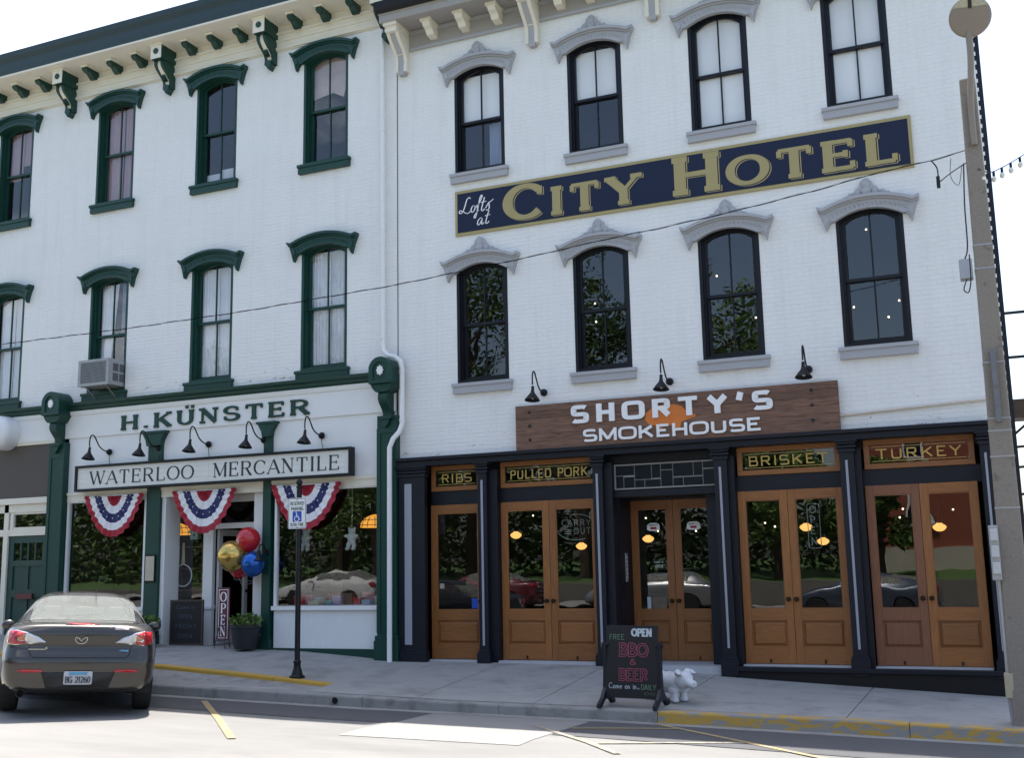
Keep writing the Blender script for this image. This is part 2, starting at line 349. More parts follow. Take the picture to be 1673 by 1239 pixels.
zk = lambda x: lerp(ZK, x)+.003; zg = lambda x: lerp(ZG, x)
for a, b in [(-30, -12), (-12, -9), (-9, -6), (-6, -3), (-3, 0), (0, 2), (2, 4.07)]: kerb('kerb', a+.004, b-.004, -3.03, -2.86, zk, zg, KERB)
for a, b in [(4.07, 6.9), (6.9, 9.9), (9.9, 13), (13, 40)]: kerb('painted_kerb', a+.004, b-.004, -3.03, -2.86, zk, zg, YELLW)
for a, b in [(-15, -7.5), (-7.5, -4.1), (-4.1, -2.0), (-2.0, -.98)]: kerb('yellow_kerb', a+.004, b-.004, -2.24, -2.10, lambda x: lerp(ZY, x)+.004, lambda x: lerp(ZK, x), YELL)
# gutter pan
m = MB(); sheet(m, frange(-30, 40, .5), [-3.32, -3.03], .008)
kind(m.build('gutter', KERB), 'structure')
m = MB(); m.lathe([(.0, -.004), (.045, -.004), (.045, 0)], (-.42, -3.046, -.285), 14, ax='y'); kind(m.build('drain_hole', BLACK), 'structure')

# ------------------------------------------------------------------ lettering: strokes drawn with a broad nib
def arc(cx, cy, rx, ry, a0, a1, n=14):
    return ('A', cx, cy, rx, ry, a0, a1, n)
S_ = lambda *p: ('L', list(p))
GL = {
 'A': (.8, [('L', [(0, 0), (.4, 1)], 't'), ('L', [(.4, 1), (.8, 0)], 'k'), ('L', [(.15, .32), (.65, .32)], 't')], [(0, 0), (.8, 0)]),
 'B': (.72, [S_((.1, 0), (.1, 1)), ('P', [S_((.1, 1), (.36, 1)), arc(.36, .76, .28, .24, 90, -90), S_((.36, .52), (.1, .52))]), ('P', [S_((.3, .52), (.40, .52)), arc(.40, .26, .30, .26, 90, -90), S_((.40, 0), (.1, 0))])], [(.1, 0), (.1, 1)]),
 'C': (.82, [arc(.43, .5, .41, .5, 42, 318, 26)], [('v', .76, .80), ]),
 'D': (.8, [S_((.1, 0), (.1, 1)), ('P', [S_((.1, 1), (.36, 1)), arc(.36, .5, .40, .5, 90, -90, 20), S_((.36, 0), (.1, 0))])], [(.1, 0), (.1, 1)]),
 'E': (.68, [S_((.1, 0), (.1, 1)), S_((.1, 1), (.64, 1)), S_((.1, .52), (.5, .52)), S_((.1, 0), (.66, 0))], [(.1, 0), (.1, 1), ('v', .62, .9), ('v', .65, .1), ('v', .5, .52)]),
 'F': (.64, [S_((.1, 0), (.1, 1)), S_((.1, 1), (.62, 1)), S_((.1, .52), (.5, .52))], [(.1, 0), (.1, 1), ('v', .6, .9)]),
 'G': (.84, [arc(.43, .5, .41, .5, 45, 300, 26), S_((.78, .0), (.78, .44)), S_((.5, .44), (.84, .44))], []),
 'H': (.86, [S_((.12, 0), (.12, 1)), S_((.74, 0), (.74, 1)), S_((.12, .51), (.74, .51))], [(.12, 0), (.12, 1), (.74, 0), (.74, 1)]),
 'I': (.26, [S_((.13, 0), (.13, 1))], [(.13, 0), (.13, 1)]),
 'K': (.84, [S_((.12, 0), (.12, 1)), ('L', [(.74, 1), (.14, .40)], 't'), ('L', [(.32, .60), (.76, 0)], 'k')], [(.12, 0), (.12, 1), (.74, 1), (.76, 0)]),
 'L': (.66, [S_((.12, 0), (.12, 1)), S_((.12, 0), (.64, 0))], [(.12, 0), (.12, 1), ('v', .63, .12)]),
 'M': (1.0, [('L', [(.1, 0), (.1, 1)], 't'), ('L', [(.1, 1), (.5, .06)], 'k'), ('L', [(.5, .06), (.9, 1)], 't'), S_((.9, 0), (.9, 1))], [(.1, 0), (.9, 0), (.06, 1), (.94, 1)]),
 'N': (.86, [('L', [(.12, 0), (.12, 1)], 't'), ('L', [(.12, 1), (.74, 0)], 'k'), ('L', [(.74, 0), (.74, 1)], 't')], [(.12, 0), (.08, 1), (.74, 1)]),
 'O': (.88, [arc(.44, .5, .42, .5, 0, 360, 34)], []),
 'P': (.72, [S_((.12, 0), (.12, 1)), ('P', [S_((.12, 1), (.38, 1)), arc(.38, .74, .30, .26, 90, -90), S_((.38, .48), (.12, .48))])], [(.12, 0), (.12, 1)]),
 'Q': (.88, [arc(.44, .5, .42, .5, 0, 360, 34), ('L', [(.5, .25), (.82, -.08)], 'k')], []),
 'R': (.82, [S_((.12, 0), (.12, 1)), ('P', [S_((.12, 1), (.40, 1)), arc(.40, .75, .29, .25, 90, -90), S_((.40, .50), (.12, .50))]), ('L', [(.42, .50), (.74, 0)], 'k')], [(.12, 0), (.12, 1), (.74, 0)]),
 'S': (.72, [('P', [arc(.36, .745, .30, .255, 28, 270, 18), arc(.36, .245, .32, .245, 90, -152, 18)])], [('v', .62, .82), ('v', .06, .17)]),
 'T': (.80, [S_((.40, 0), (.40, 1)), S_((.03, 1), (.77, 1))], [(.40, 0), ('v', .05, .88), ('v', .75, .88)]),
 'U': (.86, [('P', [S_((.13, 1), (.13, .36)), arc(.43, .36, .30, .36, 180, 360, 18), S_((.73, .36), (.73, 1))])], [(.13, 1), (.73, 1)]),
 'V': (.8, [('L', [(0, 1), (.4, 0)], 'k'), ('L', [(.4, 0), (.8, 1)], 't')], [(0, 1), (.8, 1)]),
 'W': (1.16, [('L', [(.02, 1), (.32, 0)], 'k'), ('L', [(.32, 0), (.58, .95)], 't'), ('L', [(.58, .95), (.86, 0)], 'k'), ('L', [(.86, 0), (1.14, 1)], 't')], [(.04, 1), (.58, 1), (1.12, 1)]),
 'Y': (.82, [('L', [(.04, 1), (.41, .46)], 'k'), ('L', [(.78, 1), (.41, .46)], 't'), S_((.41, 0), (.41, .5))], [(.05, 1), (.77, 1), (.41, 0)]),
 '.': (.24, [('L', [(.12, -.02), (.12, .14)], 'k')], []),
 "'": (.26, [('L', [(.15, 1), (.10, .74)], 'k')], []),
 '&': (.8, [('P', [S_((.75, 0), (.25, .68)), arc(.37, .82, .15, .16, 200, -30, 10), S_((.5, .74), (.15, .42)), arc(.33, .22, .24, .22, 130, 330, 12), S_((.54, .11), (.74, .5))])], []),
 '0': (.7, [arc(.35, .5, .3, .5, 0, 360, 26)], []), '1': (.4, [S_((.22, 0), (.22, 1)), S_((.22, 1), (.06, .84))], []),
 '2': (.7, [('P', [arc(.35, .72, .28, .28, 160, -35, 14), S_((.57, .55), (.08, 0))]), S_((.08, 0), (.66, 0))], []),
 '5': (.7, [S_((.62, 1), (.14, 1)), S_((.14, 1), (.12, .55)), arc(.34, .33, .28, .31, 140, -150, 16)], []),
 '6': (.7, [arc(.35, .31, .28, .31, 0, 360, 20), ('P', [arc(.55, .31, .48, .69, 178, 105, 10)])], []),
 '$': (.72, [('P', [arc(.36, .72, .28, .22, 28, 270, 14), arc(.36, .28, .30, .22, 90, -152, 14)]), S_((.36, -.1), (.36, 1.1))], []),
 'c': (.5, [arc(.27, .26, .22, .26, 50, 310)], []), 'o': (.56, [arc(.28, .26, .23, .26, 0, 360, 20)], []),
 'm': (.8, [S_((.06, 0), (.06, .5)), ('P', [arc(.22, .34, .16, .16, 180, 0, 8), S_((.38, .34), (.38, 0))]), ('P', [arc(.54, .34, .16, .16, 180, 0, 8), S_((.70, .34), (.70, 0))])], []),
 'n': (.5, [S_((.06, 0), (.06, .5)), ('P', [arc(.23, .33, .17, .17, 180, 0, 8), S_((.40, .33), (.40, 0))])], []),
 'e': (.54, [S_((.06, .27), (.46, .27)), arc(.27, .26, .21, .26, 3, 315, 16)], []),
 'i': (.2, [S_((.1, 0), (.1, .5)), S_((.1, .62), (.1, .70))], []), ' ': (.45, [], []), '-': (.4, [S_((.05, .4), (.35, .4))], []),
}
def pathpts(st, e):
    if st[0] == 'L': return st[1]
    if st[0] == 'P':
        r = []
        for s in st[1]:
            for p in pathpts(s, e):
                if not r or (abs(r[-1][0]-p[0])+abs(r[-1][1]-p[1])) > 1e-4: r.append(p)
        return r
    _, cx, cy, rx, ry, a0, a1, n = st; out = []
    for i in range(n+1):
        t = R(a0+(a1-a0)*i/n); c, s = math.cos(t), math.sin(t)
        out.append((cx+rx*math.copysign(abs(c)**e, c), cy+ry*math.copysign(abs(s)**e, s)))
    return out
def ribbon(mb, pts, wf, y, depth, mi, closed=False):
    n = len(pts); L = []; Rr = []
    if n < 2: return
    if closed: pts = pts[:-1]; n -= 1
    for i in range(n):
        if closed: a, b, c = pts[i-1], pts[i], pts[(i+1) % n]
        else: a, b, c = pts[max(i-1, 0)], pts[i], pts[min(i+1, n-1)]
        d1 = Vector((b[0]-a[0], b[1]-a[1])); d2 = Vector((c[0]-b[0], c[1]-b[1]))
        if d1.length < 1e-9: d1 = d2
        if d2.length < 1e-9: d2 = d1
        d1.normalize(); d2.normalize(); d = (d1+d2)
        d = d.normalized() if d.length > 1e-5 else d1
        nn = Vector((-d.y, d.x)); k = 1/max(.55, nn.dot(Vector((-d1.y, d1.x)))); hw = wf(d)/2*k
        L.append((b[0]+nn.x*hw, b[1]+nn.y*hw)); Rr.append((b[0]-nn.x*hw, b[1]-nn.y*hw))
    vs = [(x, y, z) for x, z in L]+[(x, y, z) for x, z in Rr]+[(x, y+depth, z) for x, z in L]+[(x, y+depth, z) for x, z in Rr]
    fs = []
    for i in range(n if closed else n-1):
        j = (i+1) % n
        fs += [(n+i, n+j, j, i), (i, j, 2*n+j, 2*n+i), (n+j, n+i, 3*n+i, 3*n+j)]
    if not closed: fs += [(0, n, 3*n, 2*n)[::-1], (n-1, 2*n-1, 4*n-1, 3*n-1)]
    mb.add(vs, fs, mi)
def glyph(mb, ch, x, z, h, y, depth, st, mi=0, sx=1., step=.0004):
    """draws one character; st: thick, thin (fractions of h), serif length, squareness"""
    wd, strokes, ser = GL[ch]; e = st.get('e', 1.); tk, tn = st['thick']*h, st['thin']*h; q = 0
    inset = st.get('inset', tn/h/2)
    f = lambda p: (x+p[0]*h*sx, z+(inset+p[1]*(1-2*inset))*h)
    for s in strokes:
        fl = s[2] if (s[0] == 'L' and len(s) > 2) else None
        pts = [f(p) for p in pathpts(s, e)]
        def wf(d, fl=fl):
            if fl == 'k': return tk*.98
            if fl == 't': return tn if st.get('serif') else tk*.98
            return tn+(tk-tn)*abs(d.y)**1.5
        cl = len(pts) > 8 and abs(pts[0][0]-pts[-1][0])+abs(pts[0][1]-pts[-1][1]) < 1e-6
        if s[0] == 'L' and len(pts) == 2 and not st.get('serif'):      # extend butt ends so that corners close
            a, b = Vector(pts[0]), Vector(pts[1]); d = (b-a).normalized()
            if abs(d.x) > .9: pts = [tuple(a-d*tk*.45), tuple(b+d*tk*.05)]
            elif abs(d.y) > .9: pts = [tuple(a-d*tn*.5), tuple(b+d*tn*.5)]
        ribbon(mb, pts, wf, y-q*step, depth+q*step, mi, cl); q += 1
    sl = st.get('serif', 0)*h
    if sl:
        for sr in ser:
            if sr[0] == 'v':
                c = f(sr[1:]); pts = [(c[0], c[1]-.11*h), (c[0], c[1]+.11*h)]; ww = tn*1.2
                ribbon(mb, pts, lambda d: ww, y-q*step, depth+q*step, mi); q += 1
            else:
                c = f(sr); pts = [(c[0]-sl, c[1]), (c[0]+sl, c[1])]; ribbon(mb, pts, lambda d: tn*1.15, y-q*step, depth+q*step, mi); q += 1
    return wd*h*sx
def textw(s, h, sx, sp): return sum(GL[c][0]*h*sx+sp for c in s)-sp
def text(s, x0, x1, z, h, y, depth, st, mats, parent, sx=None, sp=.08, joined=None, layer=None, name='letter', sizes=None):
    """fits a line of text between x0 and x1; each character its own part"""
    hs = [h*(sizes[i] if sizes else 1) for i in range(len(s))]
    raw = sum(GL[c][0]*hh for c, hh in zip(s, hs)); n = len(s)-1
    if sx is None: sx = (x1-x0)/(raw+sp*h*n)
    space = (x1-x0-raw*sx)/max(1, n); x = x0; mb = joined or MB()
    for c, hh in zip(s, hs):
        if c != ' ':
            if joined is None: mb = MB()
            if layer:
                for dx, dz, dy, mi in layer: glyph(mb, c, x+dx, z+dz, hh, y+dy, depth*.3, st, mi, sx, .0001)
            glyph(mb, c, x, z, hh, y, depth, st, 0, sx)
            if joined is None: mb.build(name, mats, parent)
        x += GL[c][0]*hh*sx+space
SLAB = dict(thick=.30, thin=.13, serif=.20); ROMAN = dict(thick=.165, thin=.06, serif=.11)
BLOCK = dict(thick=.31, thin=.215, e=.45); EXT = dict(thick=.23, thin=.19, e=.55); GOTH = dict(thick=.15, thin=.13, e=.45); HAND = dict(thick=.09, thin=.09); SIGNF = dict(thick=.15, thin=.13, e=.8)
def spline(pts, n=6):
    out = []; P = [pts[0]]+list(pts)+[pts[-1]]
    for i in range(1, len(P)-2):
        a, b, c, d = [Vector(p) for p in P[i-1:i+3]]
        for j in range(n):
            t = j/n; out.append(tuple(.5*((2*b)+(c-a)*t+(2*a-5*b+4*c-d)*t*t+(3*b-a-3*c+d)*t**3)))
    out.append(tuple(pts[-1])); return out

# ------------------------------------------------------------------ brick walls
def arcpts(hw, zs, rise, n=12, x0=0):
    rr = (hw*hw+rise*rise)/(2*rise); a = math.asin(min(1, hw/rr)); cz = zs+rise-rr
    return [(x0-rr*math.sin(a-2*a*i/n), cz+rr*math.cos(a-2*a*i/n)) for i in range(n+1)]
def wall(mb, x0, x1, z0, z1, ops, y=0):
    xs = sorted({x0, x1, *[o[0] for o in ops], *[o[1] for o in ops]}); zs = sorted({z0, z1, *[o[2] for o in ops], *[o[3] for o in ops]})
    for a, b in zip(xs, xs[1:]):
        for c, d in zip(zs, zs[1:]):
            mx, mz = (a+b)/2, (c+d)/2
            if a < x0-1e-6 or b > x1+1e-6 or any(o[0] < mx < o[1] and o[2] < mz < o[3] for o in ops): continue
            mb.add([(a, y, c), (b, y, c), (b, y, d), (a, y, d)], [(0, 1, 2, 3)])
def bricks(bld, wallo, x0, x1, z0, z1, ops, ma, edge=0):
    CH, BW, BH = .0677, .213, .057; full = []; rest = MB(); rng = random.Random(3)
    def brick(mb, a, b, z, h, dy):
        i = .006; y1 = -.0027+dy*.6; w = .006
        mb.add([(a, .001, z), (b, .001, z), (b, .001, z+h), (a, .001, z+h), (a+i, y1, z+w), (b-i, y1, z+w), (b-i, y1, z+h-w), (a+i, y1, z+h-w)],
               [(4, 5, 6, 7), (0, 1, 5, 4), (1, 2, 6, 5), (2, 3, 7, 6), (3, 0, 4, 7)])
    r = 0; z = z0
    while z+BH < z1:
        iv = [(x0, x1)]
        for o in ops:
            if z+BH > o[2] and z < o[3]:
                iv = [p for a, b in iv for p in ((a, min(b, o[0])), (max(a, o[1]), b)) if p[1]-p[0] > .02]
        off = 0 if r % 2 else BW/2; header = (r % 7 == 6); bw = BW/2 if header else BW
        for a, b in iv:
            k = math.floor((a-off)/bw)
            while True:
                xa, xb = k*bw+off, (k+1)*bw+off-.010; k += 1
                if xa >= b: break
                ca, cb = max(xa, a), min(xb, b)
                if edge and cb > x1-.15: cb = x1+(.022 if r % 2 else -.006)
                if cb-ca < .03: continue
                dy = rng.uniform(-.0013, .0013)+(rng.random() < .02)*.003
                if not header and ca == xa and cb == xb: full.append(((Vector((xa, 0, z))-CAM).length, xa, z, dy))
                else: brick(rest, ca+rng.uniform(0, .002), cb-rng.uniform(0, .002), z+rng.uniform(-.001, .001), BH, dy)
        r += 1; z += CH
    full.sort()
    proto = MB(); brick(proto, 0, BW-.010, 0, BH, 0); me = proto.mesh('brick', ma); wp = wpos(wallo)
    for d, xa, zz, dy in full[:300]:
        link('brick', me, wallo, Vector((xa, dy, zz))-wp)
    for d, xa, zz, dy in full[300:]: brick(rest, xa+rng.uniform(0, .002), xa+BW-.010-rng.uniform(0, .002), zz+rng.uniform(-.001, .001), BH, dy)
    kind(rest.build('brickwork', ma, wallo), 'stuff')

# ------------------------------------------------------------------ sash windows
def win_meshes(hw, hs, rise, trim, hoodm, finial, sillm, deep=.16):
    """local origin: bottom centre of the opening on the wall face"""
    D = {}
    def outl(i): return [(-hw+i, i)]+arcpts(hw-i, hs-i*.3, rise*(hw-i)/hw)+[(hw-i, i)]
    f = MB(); o0, o1 = outl(0), outl(.05)
    f.ring(o0+[o0[0]], o1+[o1[0]], -.004, deep); o2, o3 = outl(.05), outl(.075); f.ring(o2+[o2[0]], o3+[o3[0]], .05, deep-.002)
    D['frame'] = f.mesh('window', trim)
    mid = hs*.515
    def sash(z0, z1, y0, y1, arch):
        b = .045; a = .075; X = hw-a; s = MB()
        if arch:
            out = [(-X, z0)]+arcpts(X, hs-.02, rise*.92)+[(X, z0)]; inn = [(-X+b, z0+b)]+arcpts(X-b, hs-.055, rise*.88)+[(X-b, z0+b)]
        else:
            out = [(-X, z0), (-X, z1), (X, z1), (X, z0)]; inn = [(-X+b, z0+b*1.5), (-X+b, z1-b), (X-b, z1-b), (X-b, z0+b*1.5)]
        s.ring(out+[out[0]], inn+[inn[0]], y0, y1)
        zt = hs-.055+rise*.88-.005 if arch else z1-b
        s.box(-.011, .011, y0+.008, y1-.004, inn[0][1]-.004, zt)
        yp = (y0+y1)/2+.004
        if arch:
            hp = arcpts(X-b, hs-.055, rise*.88, 12); lp = [(-X+b, z0+b), (-.011, z0+b)]+[(-.011, hp[6][1])]+[p for p in hp[:6]][::-1]
        else: lp = [(-X+b, z0+b*1.5), (-.011, z0+b*1.5), (-.011, z1-b), (-X+b, z1-b)]
        L = MB().add([(x, yp, z) for x, z in lp], [list(range(len(lp)))]).mesh('pane', GLASS)
        rp = [(-x, z) for x, z in lp][::-1]
        Rr = MB().add([(x, yp, z) for x, z in rp], [list(range(len(rp)))]).mesh('pane', GLASS)
        return s.mesh('sash', trim), L, Rr
    D['upper'] = sash(mid-.0, hs, deep-.075, deep-.035, True); D['lower'] = sash(.055, mid+.045, deep-.034, deep+.004, False)
    s = MB(); s.box(-hw-.075, hw+.075, -.095, .05, -.055, -.002); s.box(-hw-.06, hw+.06, -.075, .0, -.17, -.056)
    D['sill'] = s.mesh('sill', sillm)
    h = MB(); q = hw+.235; up_ = [(-q, hs+.165)]+arcpts(hw+.15, hs+.14, .135, 10)+[(q, hs+.165)]
    lo = [(-q+.03, hs+.08)]+arcpts(hw+.0, hs-.03, rise*.95, 10)+[(q-.03, hs+.08)]
    lo[1] = (-hw-.01, hs-.03); lo[-2] = (hw+.01, hs-.03)
    h.ring(up_, lo, -.085, .0)
    # crown moulding along the top, two steps
    t2 = [(x*1.015, z+.035) for x, z in up_]; h.ring(t2, [(x, z-.012) for x, z in up_], -.15, .0)
    t3 = [(x*1.0, z-.013) for x, z in up_]; h.ring(t3, [(x*.99, z-.04) for x, z in up_], -.115, .0)
    for sg in (-1, 1):          # drops at the ends
        poly = [(sg*(q-.02), hs+.11), (sg*(q-.055), hs+.02), (sg*(q-.105), hs-.16), (sg*(q-.15), hs-.07), (sg*(hw+.05), hs-.03), (sg*(hw+.005), hs-.03), (sg*(hw+.06), hs+.12)]
        if sg > 0: poly = poly[::-1]
        h.prism(poly, -.088, 0)
        h.prism([(p[0]*.0+sg*(q-.10)+(p[0]-sg*(q-.10))*.5, hs-.02+(p[1]-hs+.02)*.6) for p in poly], -.105, -.087)
    n = 17                      # beaded lattice band
    for i in range(n):
        t = -1+2*(i+.5)/n; x = t*(hw+.06); z = hs+.145-.105+.125*(1-t*t)
        for dx, dz in ((0, .018), (.018, -.014)):
            h.add([(x+dx-.014, -.0905, z+dz), (x+dx, -.0905, z+dz-.016), (x+dx+.014, -.0905, z+dz), (x+dx, -.0905, z+dz+.016), (x+dx, -.102, z+dz)], [(0, 1, 4), (1, 2, 4), (2, 3, 4), (3, 0, 4)])
    D['hood'] = h.mesh('hood_mould', hoodm)
    if finial:
        g = MB(); b0 = hs+.30
        prof = [(-.28, -.03), (-.27, .02), (-.22, .035), (-.2, .065), (-.15, .06), (-.125, .11), (-.085, .13), (-.07, .19), (-.03, .235), (0, .245)]
        poly = prof+[(-x, z) for x, z in prof[:-1]][::-1]
        g.prism([(x*1.2, b0+z*1.1-.01) for x, z in poly][::-1], -.07, -.01)
        for x, z, r_ in [(0, .15, .062), (0, .06, .075), (-.1, .05, .05), (.1, .05, .05), (-.19, .015, .04), (.19, .015, .04)]: g.ball((x*1.2, -.07, b0+z*1.1-.01), r_, 10, 0, (1, .6, 1.1))
        D['finial'] = g.mesh('finial', hoodm)
    return D
def place_window(bld, D, x, z):
    fr = link('window', D['frame'], bld, Vector((x, 0, z))-wpos(bld))
    for nm in ('upper', 'lower'):
        s, a, b = D[nm]; link('sash', s, fr, (0, 0, 0)); link('pane', a, fr, (0, 0, 0)); link('pane', b, fr, (0, 0, 0))
    link('sill', D['sill'], fr, (0, 0, 0)); link('hood_mould', D['hood'], fr, (0, 0, 0))
    if 'finial' in D: link('finial', D['finial'], fr, (0, 0, 0))
    return fr
def curtain(fr, x0, x1, z0, z1, ma, y=.25, folds=7, amp=.018, name='curtain', taper=0):
    mb = MB(); n = folds*6; vs = []
    for j in range(7):
        t = j/6; z = z0+(z1-z0)*t
        for i in range(n+1):
            u = i/n; xx = x0+(x1-x0)*u*(1-taper*(1-t)); vs.append((xx, y+amp*math.sin(u*folds*2*math.pi+.4*math.sin(3*t))*(1-.4*t)+.01*math.sin(u*5+t*2), z))
    mb.add(vs, [(j*(n+1)+i, j*(n+1)+i+1, (j+1)*(n+1)+i+1, (j+1)*(n+1)+i) for j in range(6) for i in range(n)])
    me = mb.mesh(name, ma, True); return link(name, me, fr, (0, 0, 0))
def blind(fr, x0, x1, z0, z1, ma=BLIND, y=.172):
    return link('blind', MB().box(x0, x1, y, y+.004, z0, z1).mesh('blind', ma), fr, (0, 0, 0))
def room(bld, x0, x1, y0, y1, z0, z1, ma, name='interior'):
    m = MB(); m.add([(x0, y0, z0), (x1, y0, z0), (x1, y1, z0), (x0, y1, z0), (x0, y0, z1), (x1, y0, z1), (x1, y1, z1), (x0, y1, z1)],
          [(0, 1, 2, 3), (4, 7, 6, 5), (1, 5, 6, 2), (2, 6, 7, 3), (3, 7, 4, 0)]); return m.build(name, ma, bld)

# ================================================================== RIGHT BUILDING
RB = thing('hotel_building', 'white painted brick building with grey window hoods, black storefront and oak doors', 'building', (3.5, 0, -.3))
RX0, RX1 = -1.16, 8.2
RC = [.43, 2.515, 4.56, 6.613]; RHW = .465
RL, RU = dict(z=4.44, hs=1.895, rise=.15), dict(z=8.06, hs=1.77, rise=.15)
ops = []
for c in RC:
    for W_ in (RL, RU): ops.append((c-RHW, c+RHW, W_['z'], W_['z']+W_['hs']+W_['rise']))
m = MB(); wall(m, RX0, RX1, 3.24, 10.9, ops)
for c in RC:
    for W_ in (RL, RU):
        a = arcpts(RHW, W_['z']+W_['hs'], W_['rise'], 12, c); t = W_['z']+W_['hs']+W_['rise']
        for h_ in (a[:7], a[6:]):
            pl = h_+([(h_[0][0], t)] if h_[0][0] < c-.01 else [(h_[-1][0], t)]); pl = pl if h_[0][0] >= c-.01 else pl
            m.add([(x, 0, z) for x, z in pl], [list(range(len(pl)))[::-1]])
wl = m.build('wall', MORTAR, RB)
bricks(RB, wl, RX0, RX1, 3.26, 10.49, ops, WHITEB, edge=1)
m = MB(); m.box(RX0, RX1-.01, .001, 13, 10.88, 11.0); m.box(RX0+.01, RX0+.2, .35, 13, -.6, 10.88); m.box(RX0, RX1, 12.8, 13, -.6, 10.88); m.build('rear_shell', MORTAR, RB)
m = MB(); m.box(RX1-.2, RX1-.002, .004, 12.8, -.8, 10.88); m.build('side_wall', WHITEB, RB)
m = MB(); m.box(RX1+.002, RX1+.075, .02, .16, -.4, 10.9); m.build('corner_conduit', NAVY, RB)
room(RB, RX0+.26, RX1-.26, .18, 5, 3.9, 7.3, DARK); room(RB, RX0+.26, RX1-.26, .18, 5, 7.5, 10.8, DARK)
DR_L = win_meshes(RHW, RL['hs'], RL['rise'], SASHB, GREY, True, GREY); DR_U = win_meshes(RHW, RU['hs'], RU['rise'], SASHB, GREY, True, GREY)
rw = {}
for i, c in enumerate(RC):
    rw['L', i] = place_window(RB, DR_L, c, RL['z']); rw['U', i] = place_window(RB, DR_U, c, RU['z'])
for i in (0, 1):
    blind(rw['U', i], -.40, .40, .95, 1.80)
curtain(rw['U', 0], .06, .40, .12, .92, mat('blue_cloth', (.25, .3, .42), .9), .27, 3, .02, 'hanging_cloth', .3)
blind(rw['U', 2], -.40, .40, .1, 1.95); blind(rw['U', 3], -.40, .40, .07, 1.95)
m = MB(); m.box(-.36, -.05, .2, .23, .075, .14); link('folded_cloth', m.mesh('folded_cloth', mat('lilac_cloth', (.5, .42, .6), .9)), rw['U', 2], (0, 0, 0))
# cornice
cor = MB(); cor.box(RX0-.05, RX1+.3, -.56, .0, 10.86, 10.90)
cor.prismx([(0, 10.9), (-.56, 10.9), (-.56, 10.98), (-.60, 11.0), (0, 11.0)], RX0-.05, RX1+.3)
co = cor.build('cornice', TAUPE, RB)
MB().prismx([(0, 11.0), (-.60, 11.0), (-.66, 11.06), (-.68, 11.2), (-.60, 11.24), (0, 11.3)], RX0-.08, RX1+.33).build('gutter', BLACK, co)
MB().box(RX0, RX1, -.03, -.001, 10.5, 10.86).build('frieze_board', TAUPE, co)
m = MB(); m.box(RX0, RX1, -.05, -.0305, 10.49, 10.54); m.box(RX0, RX1, -.07, -.0305, 10.78, 10.85); m.build('moulding', GREY, co)
def scroll(depth, zt, zb, n=18):      # S-shaped side outline in (y,z)
    pts = []
    for i in range(n+1):
        t = i/n; z = zt+(zb-zt)*t; pts.append((-(depth*(1-t)**1.3*.92+.06+.05*math.sin(t*math.pi*2.4+.3)), z))
    return [(0, zt)]+pts+[(0, zb)]
pm = MB(); pm.prismx(scroll(.40, 10.80, 10.05), -.055, .055, 1)
for s in (-1, 1): pm.prismx([(y*1.04-.012 if y < 0 else 0, z) for y, z in scroll(.40, 10.80, 10.10)], s*.085-.03, s*.085+.03, 0)
pm.box(-.13, .13, -.53, 0, 10.80, 10.86, 0); pm.box(-.11, .11, -.49, -.0, 10.70, 10.80, 0); pm.box(-.115, .115, -.16, 0, 10.40, 10.425, 0)
pme = pm.mesh('bracket', [CREAM, GREY])
md = MB(); md.box(-.10, .10, -.40, -.03, 10.81, 10.858); md.prismx([(-.03, 10.81), (-.37, 10.81), (-.34, 10.74), (-.25, 10.70), (-.2, 10.63), (-.03, 10.61)], -.07, .07); mdm = md.mesh('modillion', CREAM)
bx = [-1.02, 1.476, 3.57, 5.64, 7.75]
for i, x in enumerate(bx):
    link('bracket', pme, co, Vector((x, 0, 0))-wpos(co))
    if i < 4:
        k = 3
        for j in range(1, k+1): link('modillion', mdm, co, Vector((x+(bx[i+1]-x)*j/(k+1), 0, 0))-wpos(co))
# storefront
fr = MB(); fr.box(-1.12, 7.99, -.14, .1, 3.11, 3.2); fr.box(-1.12, 7.99, -.19, .1, 3.2, 3.255); fr.box(-1.1, 7.97, .17, .25, 2.98, 3.11)
fas = fr.build('storefront_beam', NAVY, RB, bevel=.006)
MB().box(-1.10, -.62, .0, .3, -.1, 3.0).build('storefront_jamb', NAVY, RB); MB().box(7.80, 8.17, .0, .3, -.45, 3.24).build('storefront_jamb', NAVY, RB)
DY = .12
MB().box(-.62, 7.8, DY+.03, DY+.13, 2.46, 2.70).box(-.62, 7.8, DY+.03, DY+.13, 3.11, 3.2).build('transom_rail', NAVY, RB)
def column(x0, x1, zb, wide=0, strip=None):
    xm = (x0+x1)/2; c = MB(); c.box(x0, x1, -.10, 0, zb+.16, 2.97); c.box(x0, x1+wide, 0, .26, zb, 3.0)
    c.box(x0-.03, x1+.03, -.135, 0, zb-.1, zb+.13); c.box(x0-.018, x1+.018, -.12, 0, zb+.13, zb+.165)
    for z, e in ((2.94, .022), (3.0, .04), (3.05, .03), (3.085, .055)): c.box(x0-e, x1+e, -.10-e, .02, z, z+(.05 if z < 3 else .035))
    o = c.build('column', NAVY, RB, bevel=.004)
    a, b = strip
    MB().box(a, b, -.108, -.101, .24, 2.83).build('panel_strip', GREYL, o)
    return o
column(-1.11, -.62, 0, 0, (-.99, -.86)); column(.34, .50, 0, .14, (.40, .437)); column(2.30, 2.46, -.02, .12, (2.355, 2.39)); column(4.19, 4.385, -.05, .08, (4.265, 4.298)); column(5.985, 6.18, -.02, .08, (6.06, 6.093)); column(7.81, 7.96, -.02, 0, (7.86, 7.89))
